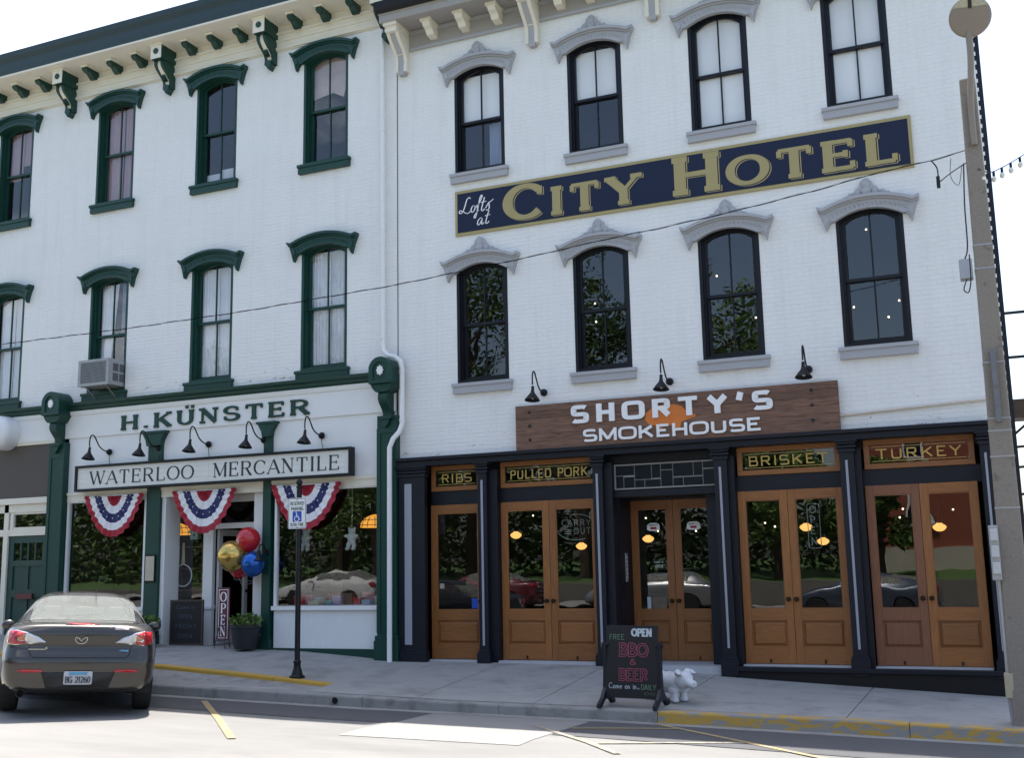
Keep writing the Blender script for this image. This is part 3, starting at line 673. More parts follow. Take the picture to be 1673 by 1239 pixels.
# stepped plinth under the right-hand bays
m = MB(); m.box(4.40, 8.0, -.17, .3, -.075, -.012); m.build('step', NAVY, RB, bevel=.008)
m = MB(); m.box(4.36, 8.02, -.11, .28, -.6, -.076); m.build('plinth', BLACK, RB); MB().box(-1.1, 2.45, 0, .3, -.3, -.012).build('plinth', BLACK, RB)
m = MB(); m.box(-.62, .34, -.02, .3, -.10, .004); m.box(.64, 2.3, -.05, .3, -.10, .006); m.box(4.47, 5.95, -.06, .3, -.011, .008); m.box(6.27, 7.74, -.06, .3, -.011, .008); m.box(2.46, 4.19, -.02, 1.1, -.2, -.025); m.build('threshold', mat('pale_threshold', (.42, .43, .45), .6), RB)
def leaf(x0, x1, z0, z1, y, knob, ma=OAK, mh=OAKH, bolt=True):
    sw = .105 if x1-x0 > .6 else .09
    d = MB(); d.box(x0, x0+sw, y, y+.045, z0, z1, 0); d.box(x1-sw, x1, y, y+.045, z0, z1, 0)
    for a, b in ((z0, z0+.235), (z0+.60, z0+.765), (z1-.135, z1)): d.box(x0+sw, x1-sw, y+.001, y+.044, a, b, 1)
    o = d.build('door', [ma, mh], RB, bevel=.004)
    gz0, gz1 = z0+.765, z1-.135
    b = MB()
    for p in ((x0+sw, x0+sw+.014, gz0, gz1), (x1-sw-.014, x1-sw, gz0, gz1), (x0+sw+.014, x1-sw-.014, gz0, gz0+.014), (x0+sw+.014, x1-sw-.014, gz1-.014, gz1)): b.box(p[0], p[1], y+.008, y+.03, p[2], p[3])
    b.build('glazing_bead', ma, o)
    MB().add([(x0+sw, y+.022, gz0), (x1-sw, y+.022, gz0), (x1-sw, y+.022, gz1), (x0+sw, y+.022, gz1)], [(0, 1, 2, 3)]).build('pane', GLASSD, o)
    px0, px1, pz0, pz1 = x0+sw, x1-sw, z0+.235, z0+.60
    p = MB(); i = .05; p.add([(px0, y+.03, pz0), (px1, y+.03, pz0), (px1, y+.03, pz1), (px0, y+.03, pz1), (px0+.02, y+.03, pz0+.02), (px1-.02, y+.03, pz0+.02), (px1-.02, y+.03, pz1-.02), (px0+.02, y+.03, pz1-.02),
        (px0+i, y+.008, pz0+i), (px1-i, y+.008, pz0+i), (px1-i, y+.008, pz1-i), (px0+i, y+.008, pz1-i)], [(0, 1, 5, 4), (1, 2, 6, 5), (2, 3, 7, 6), (3, 0, 4, 7), (4, 5, 9, 8), (5, 6, 10, 9), (6, 7, 11, 10), (7, 4, 8, 11), (8, 9, 10, 11)])
    p.build('panel', mh, o)
    kx = x1-.055 if knob > 0 else x0+.055; kz = z0+.90
    k = MB(); k.lathe([(0, 0), (.026, .0), (.026, .006), (.012, .008), (.012, .035), (.03, .045), (.034, .062), (.024, .076), (0, .08)][::-1], (kx, y, kz), 14, ax='y')
    for v in range(len(k.v)): pass
    k.v = [(a, y-(b-y), c) for a, b, c in k.v]
    k.build('knob', BRASS, o, smooth=True)
    if bolt: MB().box((x0+x1)/2-.012, (x0+x1)/2+.012, y-.012, y-.0005, z0+.015, z0+.065).build('bolt', BRASS, o)
    return o
ZD = 2.47
leaf(-.62, .335, .012, ZD, DY, 1, bolt=False)
leaf(.645, 1.475, .014, ZD, DY, 1); leaf(1.480, 2.30, .014, ZD, DY, -1)
leaf(4.47, 5.185, .014, ZD, DY, 1); leaf(5.19, 5.98, .014, ZD, DY, -1)
leaf(6.275, 6.985, .014, ZD, DY, 1, OAKD, OAKD); leaf(6.99, 7.74, .014, ZD, DY, -1)
leaf(2.60, 3.285, -.02, 2.44, .8, 1); leaf(3.29, 3.96, -.02, 2.44, .8, -1)
# recessed entry
m = MB(); m.box(2.44, 2.598, .26, .86, -.1, 3.0); m.box(3.962, 4.21, .26, .86, -.1, 3.0); m.box(2.598, 3.962, .74, .86, 2.44, 3.0); m.build('entry_recess', NAVY, RB)
m = MB(); m.box(2.43, 4.21, .10, .74, 2.47, 2.56); m.box(2.43, 4.21, .26, .74, 2.99, 3.05); en = m.build('entry_soffit', NAVY, RB)
m = MB(); m.box(2.5, 4.2, .27, .30, 2.56, 3.0); m.build('transom_backing', DARK, en)
tl = MB(); X0, X1, Z0, Z1 = 2.60, 4.19, 2.60, 2.95; b = .018
tl.box(X0, X1, .12, .15, Z0-b, Z0); tl.box(X0, X1, .12, .15, Z1, Z1+b); tl.box(X0-b, X0, .12, .15, Z0-b, Z1+b); tl.box(X1, X1+b, .12, .15, Z0-b, Z1+b)
leadT = tl.build('leaded_transom', mat('lead_came', (.30, .29, .27), .6), RB)
cells = [(0, .19, .55, 1), (0, .08, 0, .55), (.08, .19, 0, .5), (.19, .36, .35, 1), (.19, .29, 0, .35), (.36, .45, .38, 1), (.29, .45, 0, .35), (.45, .57, .72, 1), (.45, .57, 0, .72), (.57, .77, .40, 1), (.57, .67, 0, .38), (.67, .86, 0, .38), (.77, .86, .4, 1), (.86, 1, .70, 1), (.86, 1, 0, .68)]
gt = mat('dark_leaded_glass', (.006, .009, .017), .2, var=.3, scale=2, spec=.35)
for a, b_, c, d in cells:
    g = .0055; MB().box(X0+(X1-X0)*a+g, X0+(X1-X0)*b_-g, .132, .14, Z0+(Z1-Z0)*c+g, Z0+(Z1-Z0)*d-g).build('pane', gt, leadT)
m = MB(); m.box(X0, X1, .14, .146, Z0, Z1); m.build('came', MATS['lead_came'], leadT)
# transoms with gilt words
for wd, x0, x1 in (('RIBS', -.61, .30), ('PULLED PORK', .65, 2.30), ('BRISKET', 4.49, 5.96), ('TURKEY', 6.29, 7.74)):
    z0, z1 = 2.70, 3.115; t = .075; y = DY
    f = MB(); f.box(x0, x1, y, y+.05, z0, z0+t); f.box(x0, x1, y, y+.05, z1-t, z1); f.box(x0, x0+t, y+.0005, y+.0505, z0+t, z1-t); f.box(x1-t, x1, y+.0005, y+.0505, z0+t, z1-t)
    fo = f.build('transom', OAKH, RB, bevel=.005)
    MB().add([(x0+t, y+.03, z0+t), (x1-t, y+.03, z0+t), (x1-t, y+.03, z1-t), (x0+t, y+.03, z1-t)], [(0, 1, 2, 3)]).build('pane', GLASSD, fo)
    g = MB(); a, b = x0+t+.035, x1-t-.035
    for zz in (z0+t+.028, z1-t-.034): g.box(a, b, y+.026, y+.029, zz, zz+.007)
    g.build('gilt_line', GILT, fo)
    L = len(wd); mg = .09 if L > 4 else .12
    text(wd, a+mg*.6, b-mg*.6, z0+t+.058, z1-z0-2*t-.118, y+.024, .004, GOTH, GILT, fo, sp=.22)
# restaurant room
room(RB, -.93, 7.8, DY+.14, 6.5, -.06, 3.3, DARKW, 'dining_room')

# ------------------------------------------------------------------ signs of the right building
sg = thing('hotel_sign', 'long navy wall sign with gold border reading Lofts at City Hotel', 'sign', (3.63, -.03, 6.965))
MB().box(-.03, 7.29, -.035, -.008, 6.965, 7.75).build('border_board', GOLD, sg)
MB().box(.015, 7.245, -.040, -.036, 7.015, 7.70).build('panel', NAVYS, sg)
lay = [(.030, -.022, .0022, 0), (.016, -.012, .0014, 1)]
ZC = 7.075
for s, xa, xb, szs in (('CITY', .93, 3.20, [1.29, 1, 1, 1]), ('HOTEL', 3.78, 7.06, [1.29, 1, 1, 1, 1])):
    text(s, xa, xb, ZC, .475, -.045, .003, SLAB, [GOLD, NAVYS], sg, sp=.28, layer=lay, sizes=szs)
def script(paths, x, z, s, parent, y, ma, wd=.028, shear=0):
    mb = MB(); q = 0
    for p in paths:
        pts = spline([(x+(a+b*shear)*s, z+b*s) for a, b in p], 7)
        ribbon(mb, pts, lambda d: s*(wd+.035*abs(d.y)**2), y-q*.0004, .002+q*.0004, 0); q += 1
    return mb.build('script_lettering', ma, parent)
lofts = [[(.62, 1.0), (.5, 1.1), (.36, .95), (.3, .6), (.22, .25), (.08, .08), (-.06, .14), (-.02, .28), (.2, .2), (.42, .06), (.6, .02), (.75, .12)],
         [(.98, .5), (.84, .42), (.8, .16), (.92, .04), (1.05, .2), (1.06, .42), (.96, .5), (1.1, .42), (1.22, .5)],
         [(1.18, .3), (1.34, .62), (1.46, 1.02), (1.40, 1.12), (1.32, .9), (1.28, .3), (1.22, -.3), (1.12, -.36), (1.14, -.15), (1.36, .14)],
         [(1.66, .95), (1.58, .4), (1.58, .1), (1.68, .04), (1.8, .16)], [(1.44, .62), (1.84, .66)],
         [(1.86, .2), (2.02, .52), (2.04, .5), (2.12, .2), (2.04, .03), (1.9, .08)], [(2.03, .5), (2.2, .62), (2.34, .72)]]
script(lofts, .06, 7.33, .255, sg, -.044, LETW, .045, .18)
at = [[(.42, .48), (.24, .5), (.1, .3), (.12, .06), (.28, .06), (.42, .4), (.42, .12), (.5, .03), (.62, .15)], [(.86, .98), (.76, .4), (.76, .1), (.86, .03), (1.0, .18)], [(.6, .62), (1.02, .66)]]
script(at, .36, 7.10, .235, sg, -.044, LETW, .045, .18)

sh = thing('smokehouse_sign', 'brown stained plank sign with white smokehouse lettering over an orange pig shape', 'sign', (3.53, -.1, 3.262))
zz = [3.262, 3.385, 3.505, 3.625, 3.745, 3.86, 3.972]
for a, b in zip(zz, zz[1:]): MB().box(1.04, 6.03, -.112-random.uniform(0, .003), -.05, a+.001, b-.001).build('plank', PLANK, sh, bevel=.003)
m = MB(); m.box(1.06, 6.0, -.05, -.008, 3.27, 3.96); m.build('backing', BLACK, sh)
for x in (1.28, 5.66):
    for z in (3.42, 3.64, 3.86): MB().lathe([(0, -.012), (.022, -.008), (.026, 0)], (x, -.114, z), 10, ax='y').build('bolt', METD, sh)
pig = [(3.18, 3.60), (3.20, 3.70), (3.30, 3.78), (3.46, 3.815), (3.64, 3.81), (3.76, 3.77), (3.82, 3.70), (3.86, 3.66), (3.96, 3.635), (3.965, 3.60), (3.84, 3.565), (3.74, 3.53), (3.72, 3.44), (3.66, 3.43), (3.63, 3.50), (3.46, 3.49), (3.42, 3.41), (3.35, 3.42), (3.34, 3.50), (3.24, 3.53)]
MB().prism(pig[::-1], -.119, -.1155).build('pig_silhouette', ORANGE, sh)
text("SHORTY'S", 2.02, 5.08, 3.622, .285, -.15, .03, BLOCK, LETW, sh, sp=.45, sx=1.16)
text('SMOKEHOUSE', 2.19, 4.92, 3.325, .195, -.145, .026, EXT, LETW, sh, sp=.12)

# ================================================================== LEFT BUILDING
LB = thing('mercantile_building', 'white painted brick building with dark green window hoods and green storefront pilasters', 'building', (-6, 0, .1))
LX0, LX1 = -15.2, -1.163
LC = [-13.0, -10.36, -7.63, -5.135, -2.665]; LHW = .478
LL, LU = dict(z=4.93, hs=2.17, rise=.13), dict(z=8.75, hs=2.01, rise=.13)
ops = []
for c in LC:
    for W_ in (LL, LU): ops.append((c-LHW, c+LHW, W_['z'], W_['z']+W_['hs']+W_['rise']))
m = MB(); wall(m, LX0, LX1, 4.5, 12.0, ops)
for c in LC:
    for W_ in (LL, LU):
        a = arcpts(LHW, W_['z']+W_['hs'], W_['rise'], 12, c); t = W_['z']+W_['hs']+W_['rise']
        for h_ in (a[:7], a[6:]):
            pl = h_+([(h_[0][0], t)] if h_[0][0] < c-.01 else [(h_[-1][0], t)]); m.add([(x, 0, z) for x, z in pl], [list(range(len(pl)))[::-1]])
wl = m.build('wall', MORTAR, LB)
bricks(LB, wl, LX0, LX1, 4.76, 11.12, ops, WHITE)
m = MB(); m.box(LX0, LX1, .001, 13, 11.98, 12.1); m.box(LX0+.01, LX0+.2, .02, 13, -.4, 11.98); m.box(LX1-.2, LX1-.01, .3, 13, -.4, 11.98); m.box(LX0, LX1, 12.8, 13, -.4, 11.98); m.build('rear_shell', MORTAR, LB)
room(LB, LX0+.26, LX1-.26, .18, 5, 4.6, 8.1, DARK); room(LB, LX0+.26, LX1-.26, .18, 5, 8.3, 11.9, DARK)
DL_L = win_meshes(LHW, LL['hs'], LL['rise'], GREEN, GREEN, False, GREEN, .19); DL_U = win_meshes(LHW, LU['hs'], LU['rise'], GREEN, GREEN, False, GREEN, .19)
lw = {}
for i, c in enumerate(LC):
    lw['L', i] = place_window(LB, DL_L, c, LL['z']); lw['U', i] = place_window(LB, DL_U, c, LU['z'])
for i in (1, 3, 4): curtain(lw['L', i], -.41, .0, .08, 2.2, CURT, .235, 6); curtain(lw['L', i], .0, .41, .08, 2.2, CURT, .235, 6)
curtain(lw['L', 2], -.41, .02, .08, 2.2, CURT, .235, 5, taper=.45); curtain(lw['L', 2], .04, .41, 1.2, 2.2, mat('blue_grey_curtain', (.22, .24, .32), .9), .30, 4)
curtain(lw['U', 1], -.41, -.02, 1.0, 2.05, PINK, .235, 4); curtain(lw['U', 1], -.02, .41, 1.3, 2.05, PINK, .235, 4)
curtain(lw['U', 2], -.41, .0, .06, 2.05, PINK, .235, 5); curtain(lw['U', 2], .02, .41, .06, 2.05, PINK, .235, 5)
b_ = MB().prism([(-.41, 1.35), (.02, 1.42), (.24, 1.30), (.33, 1.65), (.41, 1.7), (.41, 2.1), (-.41, 2.1)], .225, .229).mesh('torn_blind', mat('pinkish_blind', (.45, .36, .35), .9)); link('torn_blind', b_, lw['U', 4], (0, 0, 0))
for x0, x1, z1 in ((-.35, -.06, .27), (.0, .32, .33)): link('paper_stack', MB().box(x0, x1, .205, .30, .05, z1).mesh('paper_stack', mat('papers', (.5, .52, .55), .9)), lw['U', 3], (0, 0, 0))
# cornice
cor = MB(); cor.prismx([(0, 11.60), (-.62, 11.66), (-.62, 11.70), (0, 11.70)], LX0, LX1-.05); co = cor.build('cornice', CREAM, LB)
MB().prismx([(0, 11.7), (-.62, 11.7), (-.64, 11.80), (-.66, 11.93), (-.72, 12.02), (-.74, 12.12), (-.66, 12.14), (0, 12.2)], LX0, LX1-.02).build('gutter', SLATE, co)
m = MB(); m.box(LX0, LX1-.1, -.03, -.001, 11.1, 11.6); m.box(LX0, LX1-.1, -.06, -.0305, 11.12, 11.17); m.box(LX0, LX1-.1, -.05, -.0305, 11.28, 11.33); m.box(LX0, LX1-.1, -.075, -.0305, 11.42, 11.46); m.build('frieze_board', CREAM, co)
bk = MB(); W2 = .13
bk.box(-W2, W2, -.46, -.02, 11.33, 11.63, 1); bk.box(-W2-.02, W2+.02, -.48, -.02, 11.60, 11.64, 0); bk.lathe([(0, -.018), (.05, -.018), (.06, -.012), (.06, .002)], (0, -.463, 11.48), 12, 2, 'y')
bk.add([(-W2, -.4615, 11.33), (W2, -.4615, 11.33), (W2, -.4615, 11.63), (-W2, -.4615, 11.63)], [(0, 1, 2, 3)], 0)
def sc2(d, zt, zb, n=20):
    pts = []
    for i in range(n+1):
        t = i/n; z = zt+(zb-zt)*t; pts.append((-(d*(1-t)**.9*.72+.07+.055*math.sin(t*math.pi*2.2)), z))
    return [(0, zt)]+pts+[(0, zb)]
bk.prismx(sc2(.38, 11.33, 10.80), -.05, .05, 0)
for s in (-1, 1): bk.prismx([(y*1.05-.012 if y < 0 else 0, z) for y, z in sc2(.38, 11.33, 10.84)], s*.075-.03, s*.075+.03, 2)
for i in range(3): bk.box(-.035+.028*i, -.023+.028*i, -.235, -.0, 10.98, 11.10, 2)
bk.prism([(-.07, 10.83), (0, 10.73), (.07, 10.83), (.06, 10.90), (-.06, 10.90)], -.16, 0, 2)
bkm = bk.mesh('bracket', [CREAM, GREEN, GREEN])
mo = MB(); mo.box(-.085, .085, -.40, -.04, 11.585, 11.63, 0)
mo.prismx([(-.04, 11.585), (-.38, 11.585), (-.39, 11.54), (-.34, 11.50), (-.26, 11.50), (-.2, 11.44), (-.14, 11.40), (-.08, 11.42), (-.04, 11.46)], -.06, .06, 1); mom = mo.mesh('modillion', [CREAM, GREEN])
bx = [-13.95, -11.38, -8.82, -6.27, -3.85, -1.33]
for i, x in enumerate(bx):
    link('bracket', bkm, co, Vector((x, 0, 0))-wpos(co))
    if i < 5:
        for j in (1, 2, 3): link('modillion', mom, co, Vector((x+(bx[i+1]-x)*j/4, 0, 0))-wpos(co))
# storefront cornice moulding, frieze and fascia
MB().prismx([(0, 4.60), (-.06, 4.60), (-.09, 4.64), (-.10, 4.68), (-.17, 4.71), (-.18, 4.755), (0, 4.78)], LX0, -1.60).build('storefront_moulding', GREEN, LB)
m = MB(); m.box(LX0, -1.2, -.03, .02, 4.08, 4.60); m.prismx([(-.03, 4.52), (-.05, 4.52), (-.075, 4.60), (-.03, 4.60)], LX0, -1.5); m.box(-8.5, -1.2, .0, .06, 2.98, 4.08); m.build('frieze_board', WPAINT, LB)
m = MB(); m.box(-8.45, -1.45, -.03, .04, 2.84, 3.0); m.box(-8.45, -1.45, -.05, -.0305, 2.97, 3.02); m.build('storefront_lintel', CREAM, LB)
def gpil(x0, x1, zb):
    p = MB(); xm = (x0+x1)/2; q = (x1-x0)/2
    p.box(x0, x1, -.13, .2, zb, 4.0); p.box(x0-.04, x1+.04, -.17, .0, zb-.12, zb+.32); p.box(x0-.025, x1+.025, -.155, 0, zb+.32, zb+.40)
    p.box(x0, x0+.07, -.145, -.1295, zb+.45, 3.78); p.box(x1-.07, x1, -.145, -.1295, zb+.45, 3.78); p.box(x0+.07, x1-.07, -.145, -.1295, 3.70, 3.78)
    o = p.build('pilaster', GREEN, LB, bevel=.004)
    c = MB(); b = q+.03; arch = [(xm-b, 4.52)]+arcpts(b, 4.80, b*.8, 12, xm)+[(xm+b, 4.52)]
    c.prism(arch[::-1], -.34, .0); inn = [(xm-b*.62, 4.58)]+arcpts(b*.62, 4.78, b*.5, 12, xm)+[(xm+b*.62, 4.58)]; out = [(xm-b, 4.52)]+arcpts(b, 4.80, b*.8, 12, xm)+[(xm+b, 4.52)]
    c.ring(out+[out[0]], inn+[inn[0]], -.365, -.335)
    c.prism([(xm-b, 4.52), (xm-b*.75, 4.43), (xm-b*.5, 4.38), (xm+b*.5, 4.38), (xm+b*.75, 4.43), (xm+b, 4.52)], -.31, 0)
    n = 16; pts = [(0, 4.38)]+[(-(.26-.13*t+.05*math.sin(t*math.pi*2)), 4.38-.46*t) for t in [i/n for i in range(n+1)]]+[(0, 3.92)]
    c.prismx(pts, xm-.085, xm+.085); c.prism([(xm-.09, 3.94), (xm-.05, 3.84), (xm, 3.79), (xm+.05, 3.84), (xm+.09, 3.94)], -.19, -.12); c.box(xm-.13, xm+.13, -.21, 0, 3.93, 3.985)
    co_ = c.build('console', GREEN, o, bevel=.005)
    ros = MB(); k = [(xm+(.065 if i % 2 else .085)*math.cos(i*math.pi/8)*.8, 4.74+(.065 if i % 2 else .09)*math.sin(i*math.pi/8)) for i in range(16)]; ros.prism(k, -.362, -.34); ros.build('rosette', WPAINT, o)
gpil(-8.86, -8.47, .28); gpil(-1.50, -1.13, -.02)
def icol(x0, x1, zb):
    c = MB(); c.box(x0, x1, -.06, .12, zb, 3.95); c.box(x0-.035, x1+.035, -.1, .14, zb-.1, zb+.16); c.box(x0-.02, x1+.02, -.08, .13, zb+.16, zb+.22)
    xm = (x0+x1)/2; q = (x1-x0)/2
    for z, e in ((3.35, .03), (3.42, .015)): c.box(xm-q-e, xm+q+e, -.06-e, .06, z, z+.04)
    c.prism([(xm-q, 3.8), (xm+q, 3.8), (xm+q+.02, 3.9), (xm+q+.1, 4.03), (xm-q-.1, 4.03), (xm-q-.02, 3.9)], -.12, .02); c.box(xm-q-.12, xm+q+.12, -.14, .02, 4.03, 4.075)
    return c.build('iron_column', GREEN, LB, bevel=.004)
icol(-6.47, -6.15, .20); icol(-3.86, -3.69, .13)
# display windows with beaded panel below
def display(x0, x1, zb, base):
    f = MB(); z0, z1 = .86, 2.84; t = .05
    f.box(x0-t, x0, -.02, .06, z0, z1); f.box(x1, x1+t, -.02, .06, z0, z1); f.box(x0-t, x1+t, -.02, .06, z1, z1+.004); f.box(x0-t-.02, x1+t+.02, -.06, .06, z0-.07, z0); f.box(x0-t, x1+t, -.015, .05, z1-.02, z1-.0005)
    o = f.build('display_window', WPAINT, LB, bevel=.004)
    MB().add([(x0, .02, z0), (x1, .02, z0), (x1, .02, z1), (x0, .02, z1)], [(0, 1, 2, 3)]).build('pane', GLASSD, o)
    n = round((x1-x0+.1)/.052); wdt = (x1-x0+.1)/n
    for i in range(n):
        xa = x0-.05+i*wdt; p = MB(); p.prism([(xa+.002, zb), (xa+wdt-.002, zb), (xa+wdt-.002, z0-.075), (xa+.002, z0-.075)], -.004, .03)
        q = p.build('bead_board', WPAINT, o, bevel=.004)
    MB().box(x0-.05, x1+.05, .0, .05, zb-.02, z0-.07).build('panel_backing', WPAINT, o)
    s = MB(); s.box(x0-.06, x1+.08, -.03, .05, base, zb); s.build('base_board', GREEN, LB)
    return o
display(-3.58, -1.56, .155, -.15); display(-8.40, -6.55, .25, .0)
# entry
EY = .36
e = MB(); e.box(-6.15, -6.06, -.0, EY+.05, .15, 2.84); e.box(-6.5, -5.25, EY, EY+.06, .15, .86)
e.box(-6.42, -6.34, EY-.02, EY+.06, .86, 2.84); e.box(-5.46, -5.24, EY-.02, EY+.06, .15, 2.84); e.box(-4.31, -4.16, EY-.02, EY+.06, .15, 2.84); e.box(-4.16, -3.86, .10, EY+.06, .15, 2.84)
e.box(-5.24, -4.31, EY-.02, EY+.06, 2.24, 2.34); e.box(-6.34, -5.46, EY-.02, EY+.06, 2.75, 2.84); e.box(-5.24, -4.31, EY-.02, EY+.06, 2.72, 2.84); e.box(-6.45, -5.22, EY-.05, EY+.06, .80, .87)
en = e.build('shop_entry', WPAINT, LB, bevel=.005)
for x0, x1, z0, z1 in ((-6.34, -5.46, .87, 2.75), (-5.24, -4.31, 2.34, 2.72)): MB().add([(x0, EY+.03, z0), (x1, EY+.03, z0), (x1, EY+.03, z1), (x0, EY+.03, z1)], [(0, 1, 2, 3)]).build('pane', GLASSD, en)
MB().box(-6.5, -3.7, -.02, EY+.1, 2.845, 2.98).box(-6.5, -3.7, -.0, EY+.1, 3.0, 3.05).build('entry_soffit', CREAM, LB)
MB().box(-6.5, -3.7, -.02, 1.0, -.1, .162).build('entry_floor', CONC, LB)
# shop door standing open inwards
d = MB(); d.box(-5.24, -5.19, EY+.1, EY+.2, .17, 2.23); d.box(-5.24, -5.19, EY+.85, EY+.95, .17, 2.23); d.box(-5.24, -5.19, EY+.2, EY+.85, .17, .45); d.box(-5.24, -5.19, EY+.2, EY+.85, 2.12, 2.23)
dd = d.build('door', WPAINT, LB); MB().box(-5.22, -5.21, EY+.2, EY+.85, .45, 2.12).build('pane', GLASSD, dd); MB().ball((-5.15, EY+.88, 1.1), .03).build('handle', BRASS, dd)
room(LB, -8.85, -1.4, .065, 6, .16, 3.0, DARKW, 'shop_room')
# far-left shop front: shade panel, transom, green door
m = MB(); m.box(LX0, -8.86, .03, .08, 2.98, 4.02); pn = m.build('shade_panel', mat('taupe_shade', (.105, .092, .083), .8, var=.05), LB)
for i in range(26): MB().box(LX0, -8.87, .022, .0295, 3.0+i*.039, 3.0+i*.039+.034).build('slat', MATS['taupe_shade'], pn)
m = MB(); m.box(LX0, -8.86, -.02, .08, 4.02, 4.08); m.box(LX0, -8.86, -.03, .1, 2.86, 2.98); m.box(LX0, -8.86, .02, .1, 2.70, 2.86); m.box(LX0, -8.86, .03, .1, 2.24, 2.37)
m.box(-10.14, -10.02, .02, .1, .2, 2.86); m.box(-9.98, -9.90, .03, .09, 2.37, 2.70); m.box(-8.98, -8.86, .03, .1, .2, 2.86); m.box(-9.90, -8.98, .04, .09, 2.66, 2.70); m.box(-9.90, -8.98, .04, .09, 2.37, 2.41)
tf = m.build('door_surround', CREAM, LB, bevel=.004)
MB().add([(-9.9, .07, 2.41), (-8.98, .07, 2.41), (-8.98, .07, 2.66), (-9.9, .07, 2.66)], [(0, 1, 2, 3)]).build('pane', GLASS, tf)
d = MB(); X0, X1 = -10.02, -8.98
d.box(X0, X0+.14, .06, .11, .25, 2.24); d.box(X1-.14, X1, .06, .11, .25, 2.24)
for a, b in ((.25, .50), (1.05, 1.20), (1.65, 1.76), (2.10, 2.24)): d.box(X0+.14, X1-.14, .061, .109, a, b)
for i in (1, 2, 3): d.box(X0+.14+.19*i-.02, X0+.14+.19*i+.02, .062, .108, 1.76, 2.10)
d.box(-9.54, -9.46, .062, .108, .50, 1.65)
gd = d.build('door', GREEND, LB, bevel=.004)
MB().box(X0+.14, X1-.14, .085, .095, .5, 1.65).build('panel', GREEND, gd)
for i in range(4): MB().add([(X0+.14+.19*i+.02, .085, 1.76), (X0+.14+.19*(i+1)-.02, .085, 1.76), (X0+.14+.19*(i+1)-.02, .085, 2.10), (X0+.14+.19*i+.02, .085, 2.10)], [(0, 1, 2, 3)]).build('pane', GLASS, gd)
MB().box(-9.72, -9.30, .02, .06, 1.02, 1.12).build('letter_slot', mat('maroon_metal', (.10, .02, .02), .5), gd)
m = MB(); m.box(LX0, -10.14, .04, .1, .1, .8); m.box(LX0, -10.14, .03, .1, .8, .86); m.build('bulkhead', CREAM, LB)
MB().add([(LX0, .07, .86), (-10.14, .07, .86), (-10.14, .07, 2.24), (LX0, .07, 2.24)], [(0, 1, 2, 3)]).build('pane', GLASS, LB)
MB().add([(LX0, .07, 2.37), (-10.14, .07, 2.37), (-10.14, .07, 2.70), (LX0, .07, 2.70)], [(0, 1, 2, 3)]).build('pane', GLASS, LB)
room(LB, LX0+.1, -8.87, .12, 4, .1, 2.9, DARKW, 'side_shop_room')
MB().box(LX0, -1.2, .02, .2, -.5, .16).build('foundation', KERB, LB)
# downspout between the buildings
dp = MB(); Y = -.09
path = [(-1.42, Y, 11.3), (-1.40, Y, 5.25), (-1.38, Y-.02, 5.12), (-1.28, Y-.05, 5.02), (-1.12, Y-.08, 4.98), (-1.03, Y-.08, 4.9), (-1.01, Y-.05, 4.78), (-1.01, Y-.05, 3.84), (-1.04, Y-.09, 3.70), (-1.14, Y-.13, 3.58), (-1.20, Y-.14, 3.44), (-1.205, Y-.14, -.03)]
dp.tube(path, .043, 12)
for z in (9.1, 7.3, 5.35): dp.tube([(-1.41, Y, z-.02), (-1.41, Y, z+.02)], .051, 12)
for z in (3.9, 4.72): dp.tube([(-1.01, Y-.05, z-.02), (-1.01, Y-.05, z+.02)], .050, 12)
dp.build('downspout', WPAINT, LB, smooth=True)
MB().box(-1.165, -1.158, -.012, 0, 3.3, 10.5).build('joint_line', METD, LB)

# ------------------------------------------------------------------ signs of the left building
ks = thing('raised_letter_sign', 'raised dark green serif letters reading H. Künster on white fascia', 'sign', (-5.1, -.03, 4.15))
text('H.KUNSTER', -7.16, -2.93, 4.15, .275, -.062, .03, SLAB, GREEN, ks, sp=.30)
for o in list(ks.children): pass
for dx in (-.06, .07): MB().box(-5.545+dx-.03, -5.545+dx+.03, -.062, -.031, 4.455, 4.505).build('umlaut_dot', GREEN, ks)
ws = thing('mercantile_sign', 'long white board sign in black frame reading Waterloo Mercantile', 'sign', (-5.05, -.15, 3.0))
X0, X1, Z0, Z1 = -8.08, -1.95, 3.015, 3.505; t = .045
f = MB(); f.box(X0, X1, -.24, -.10, Z0, Z0+t); f.box(X0, X1, -.24, -.10, Z1-t, Z1); f.box(X0, X0+t, -.2395, -.1005, Z0+t, Z1-t); f.box(X1-t, X1, -.2395, -.1005, Z0+t, Z1-t); f.build('frame', BLACK, ws)
for a, b in ((X0+t, -4.95), (-4.95, X1-t)):
    for i in range(4):
        za = Z0+t+i*(Z1-Z0-2*t)/4; MB().box(a+.002, b-.002, -.205-.001*(i % 2), -.12, za+.001, za+(Z1-Z0-2*t)/4-.001).build('board', mat('sign_white_board', (.70, .70, .66), .6, var=.05, col2=(.5, .47, .4), mask=(4, .66, .8)), ws)
text('WATERLOO', -7.72, -5.28, 3.13, .255, -.209, .004, ROMAN, INK, ws, sp=.2)
text('MERCANTILE', -4.83, -2.20, 3.13, .255, -.209, .004, ROMAN, INK, ws, sp=.2)
for x in (-7.4, -5, -2.6): MB().box(x-.02, x+.02, -.10, -.0, 3.45, 3.49).build('hanger', METD, ws)

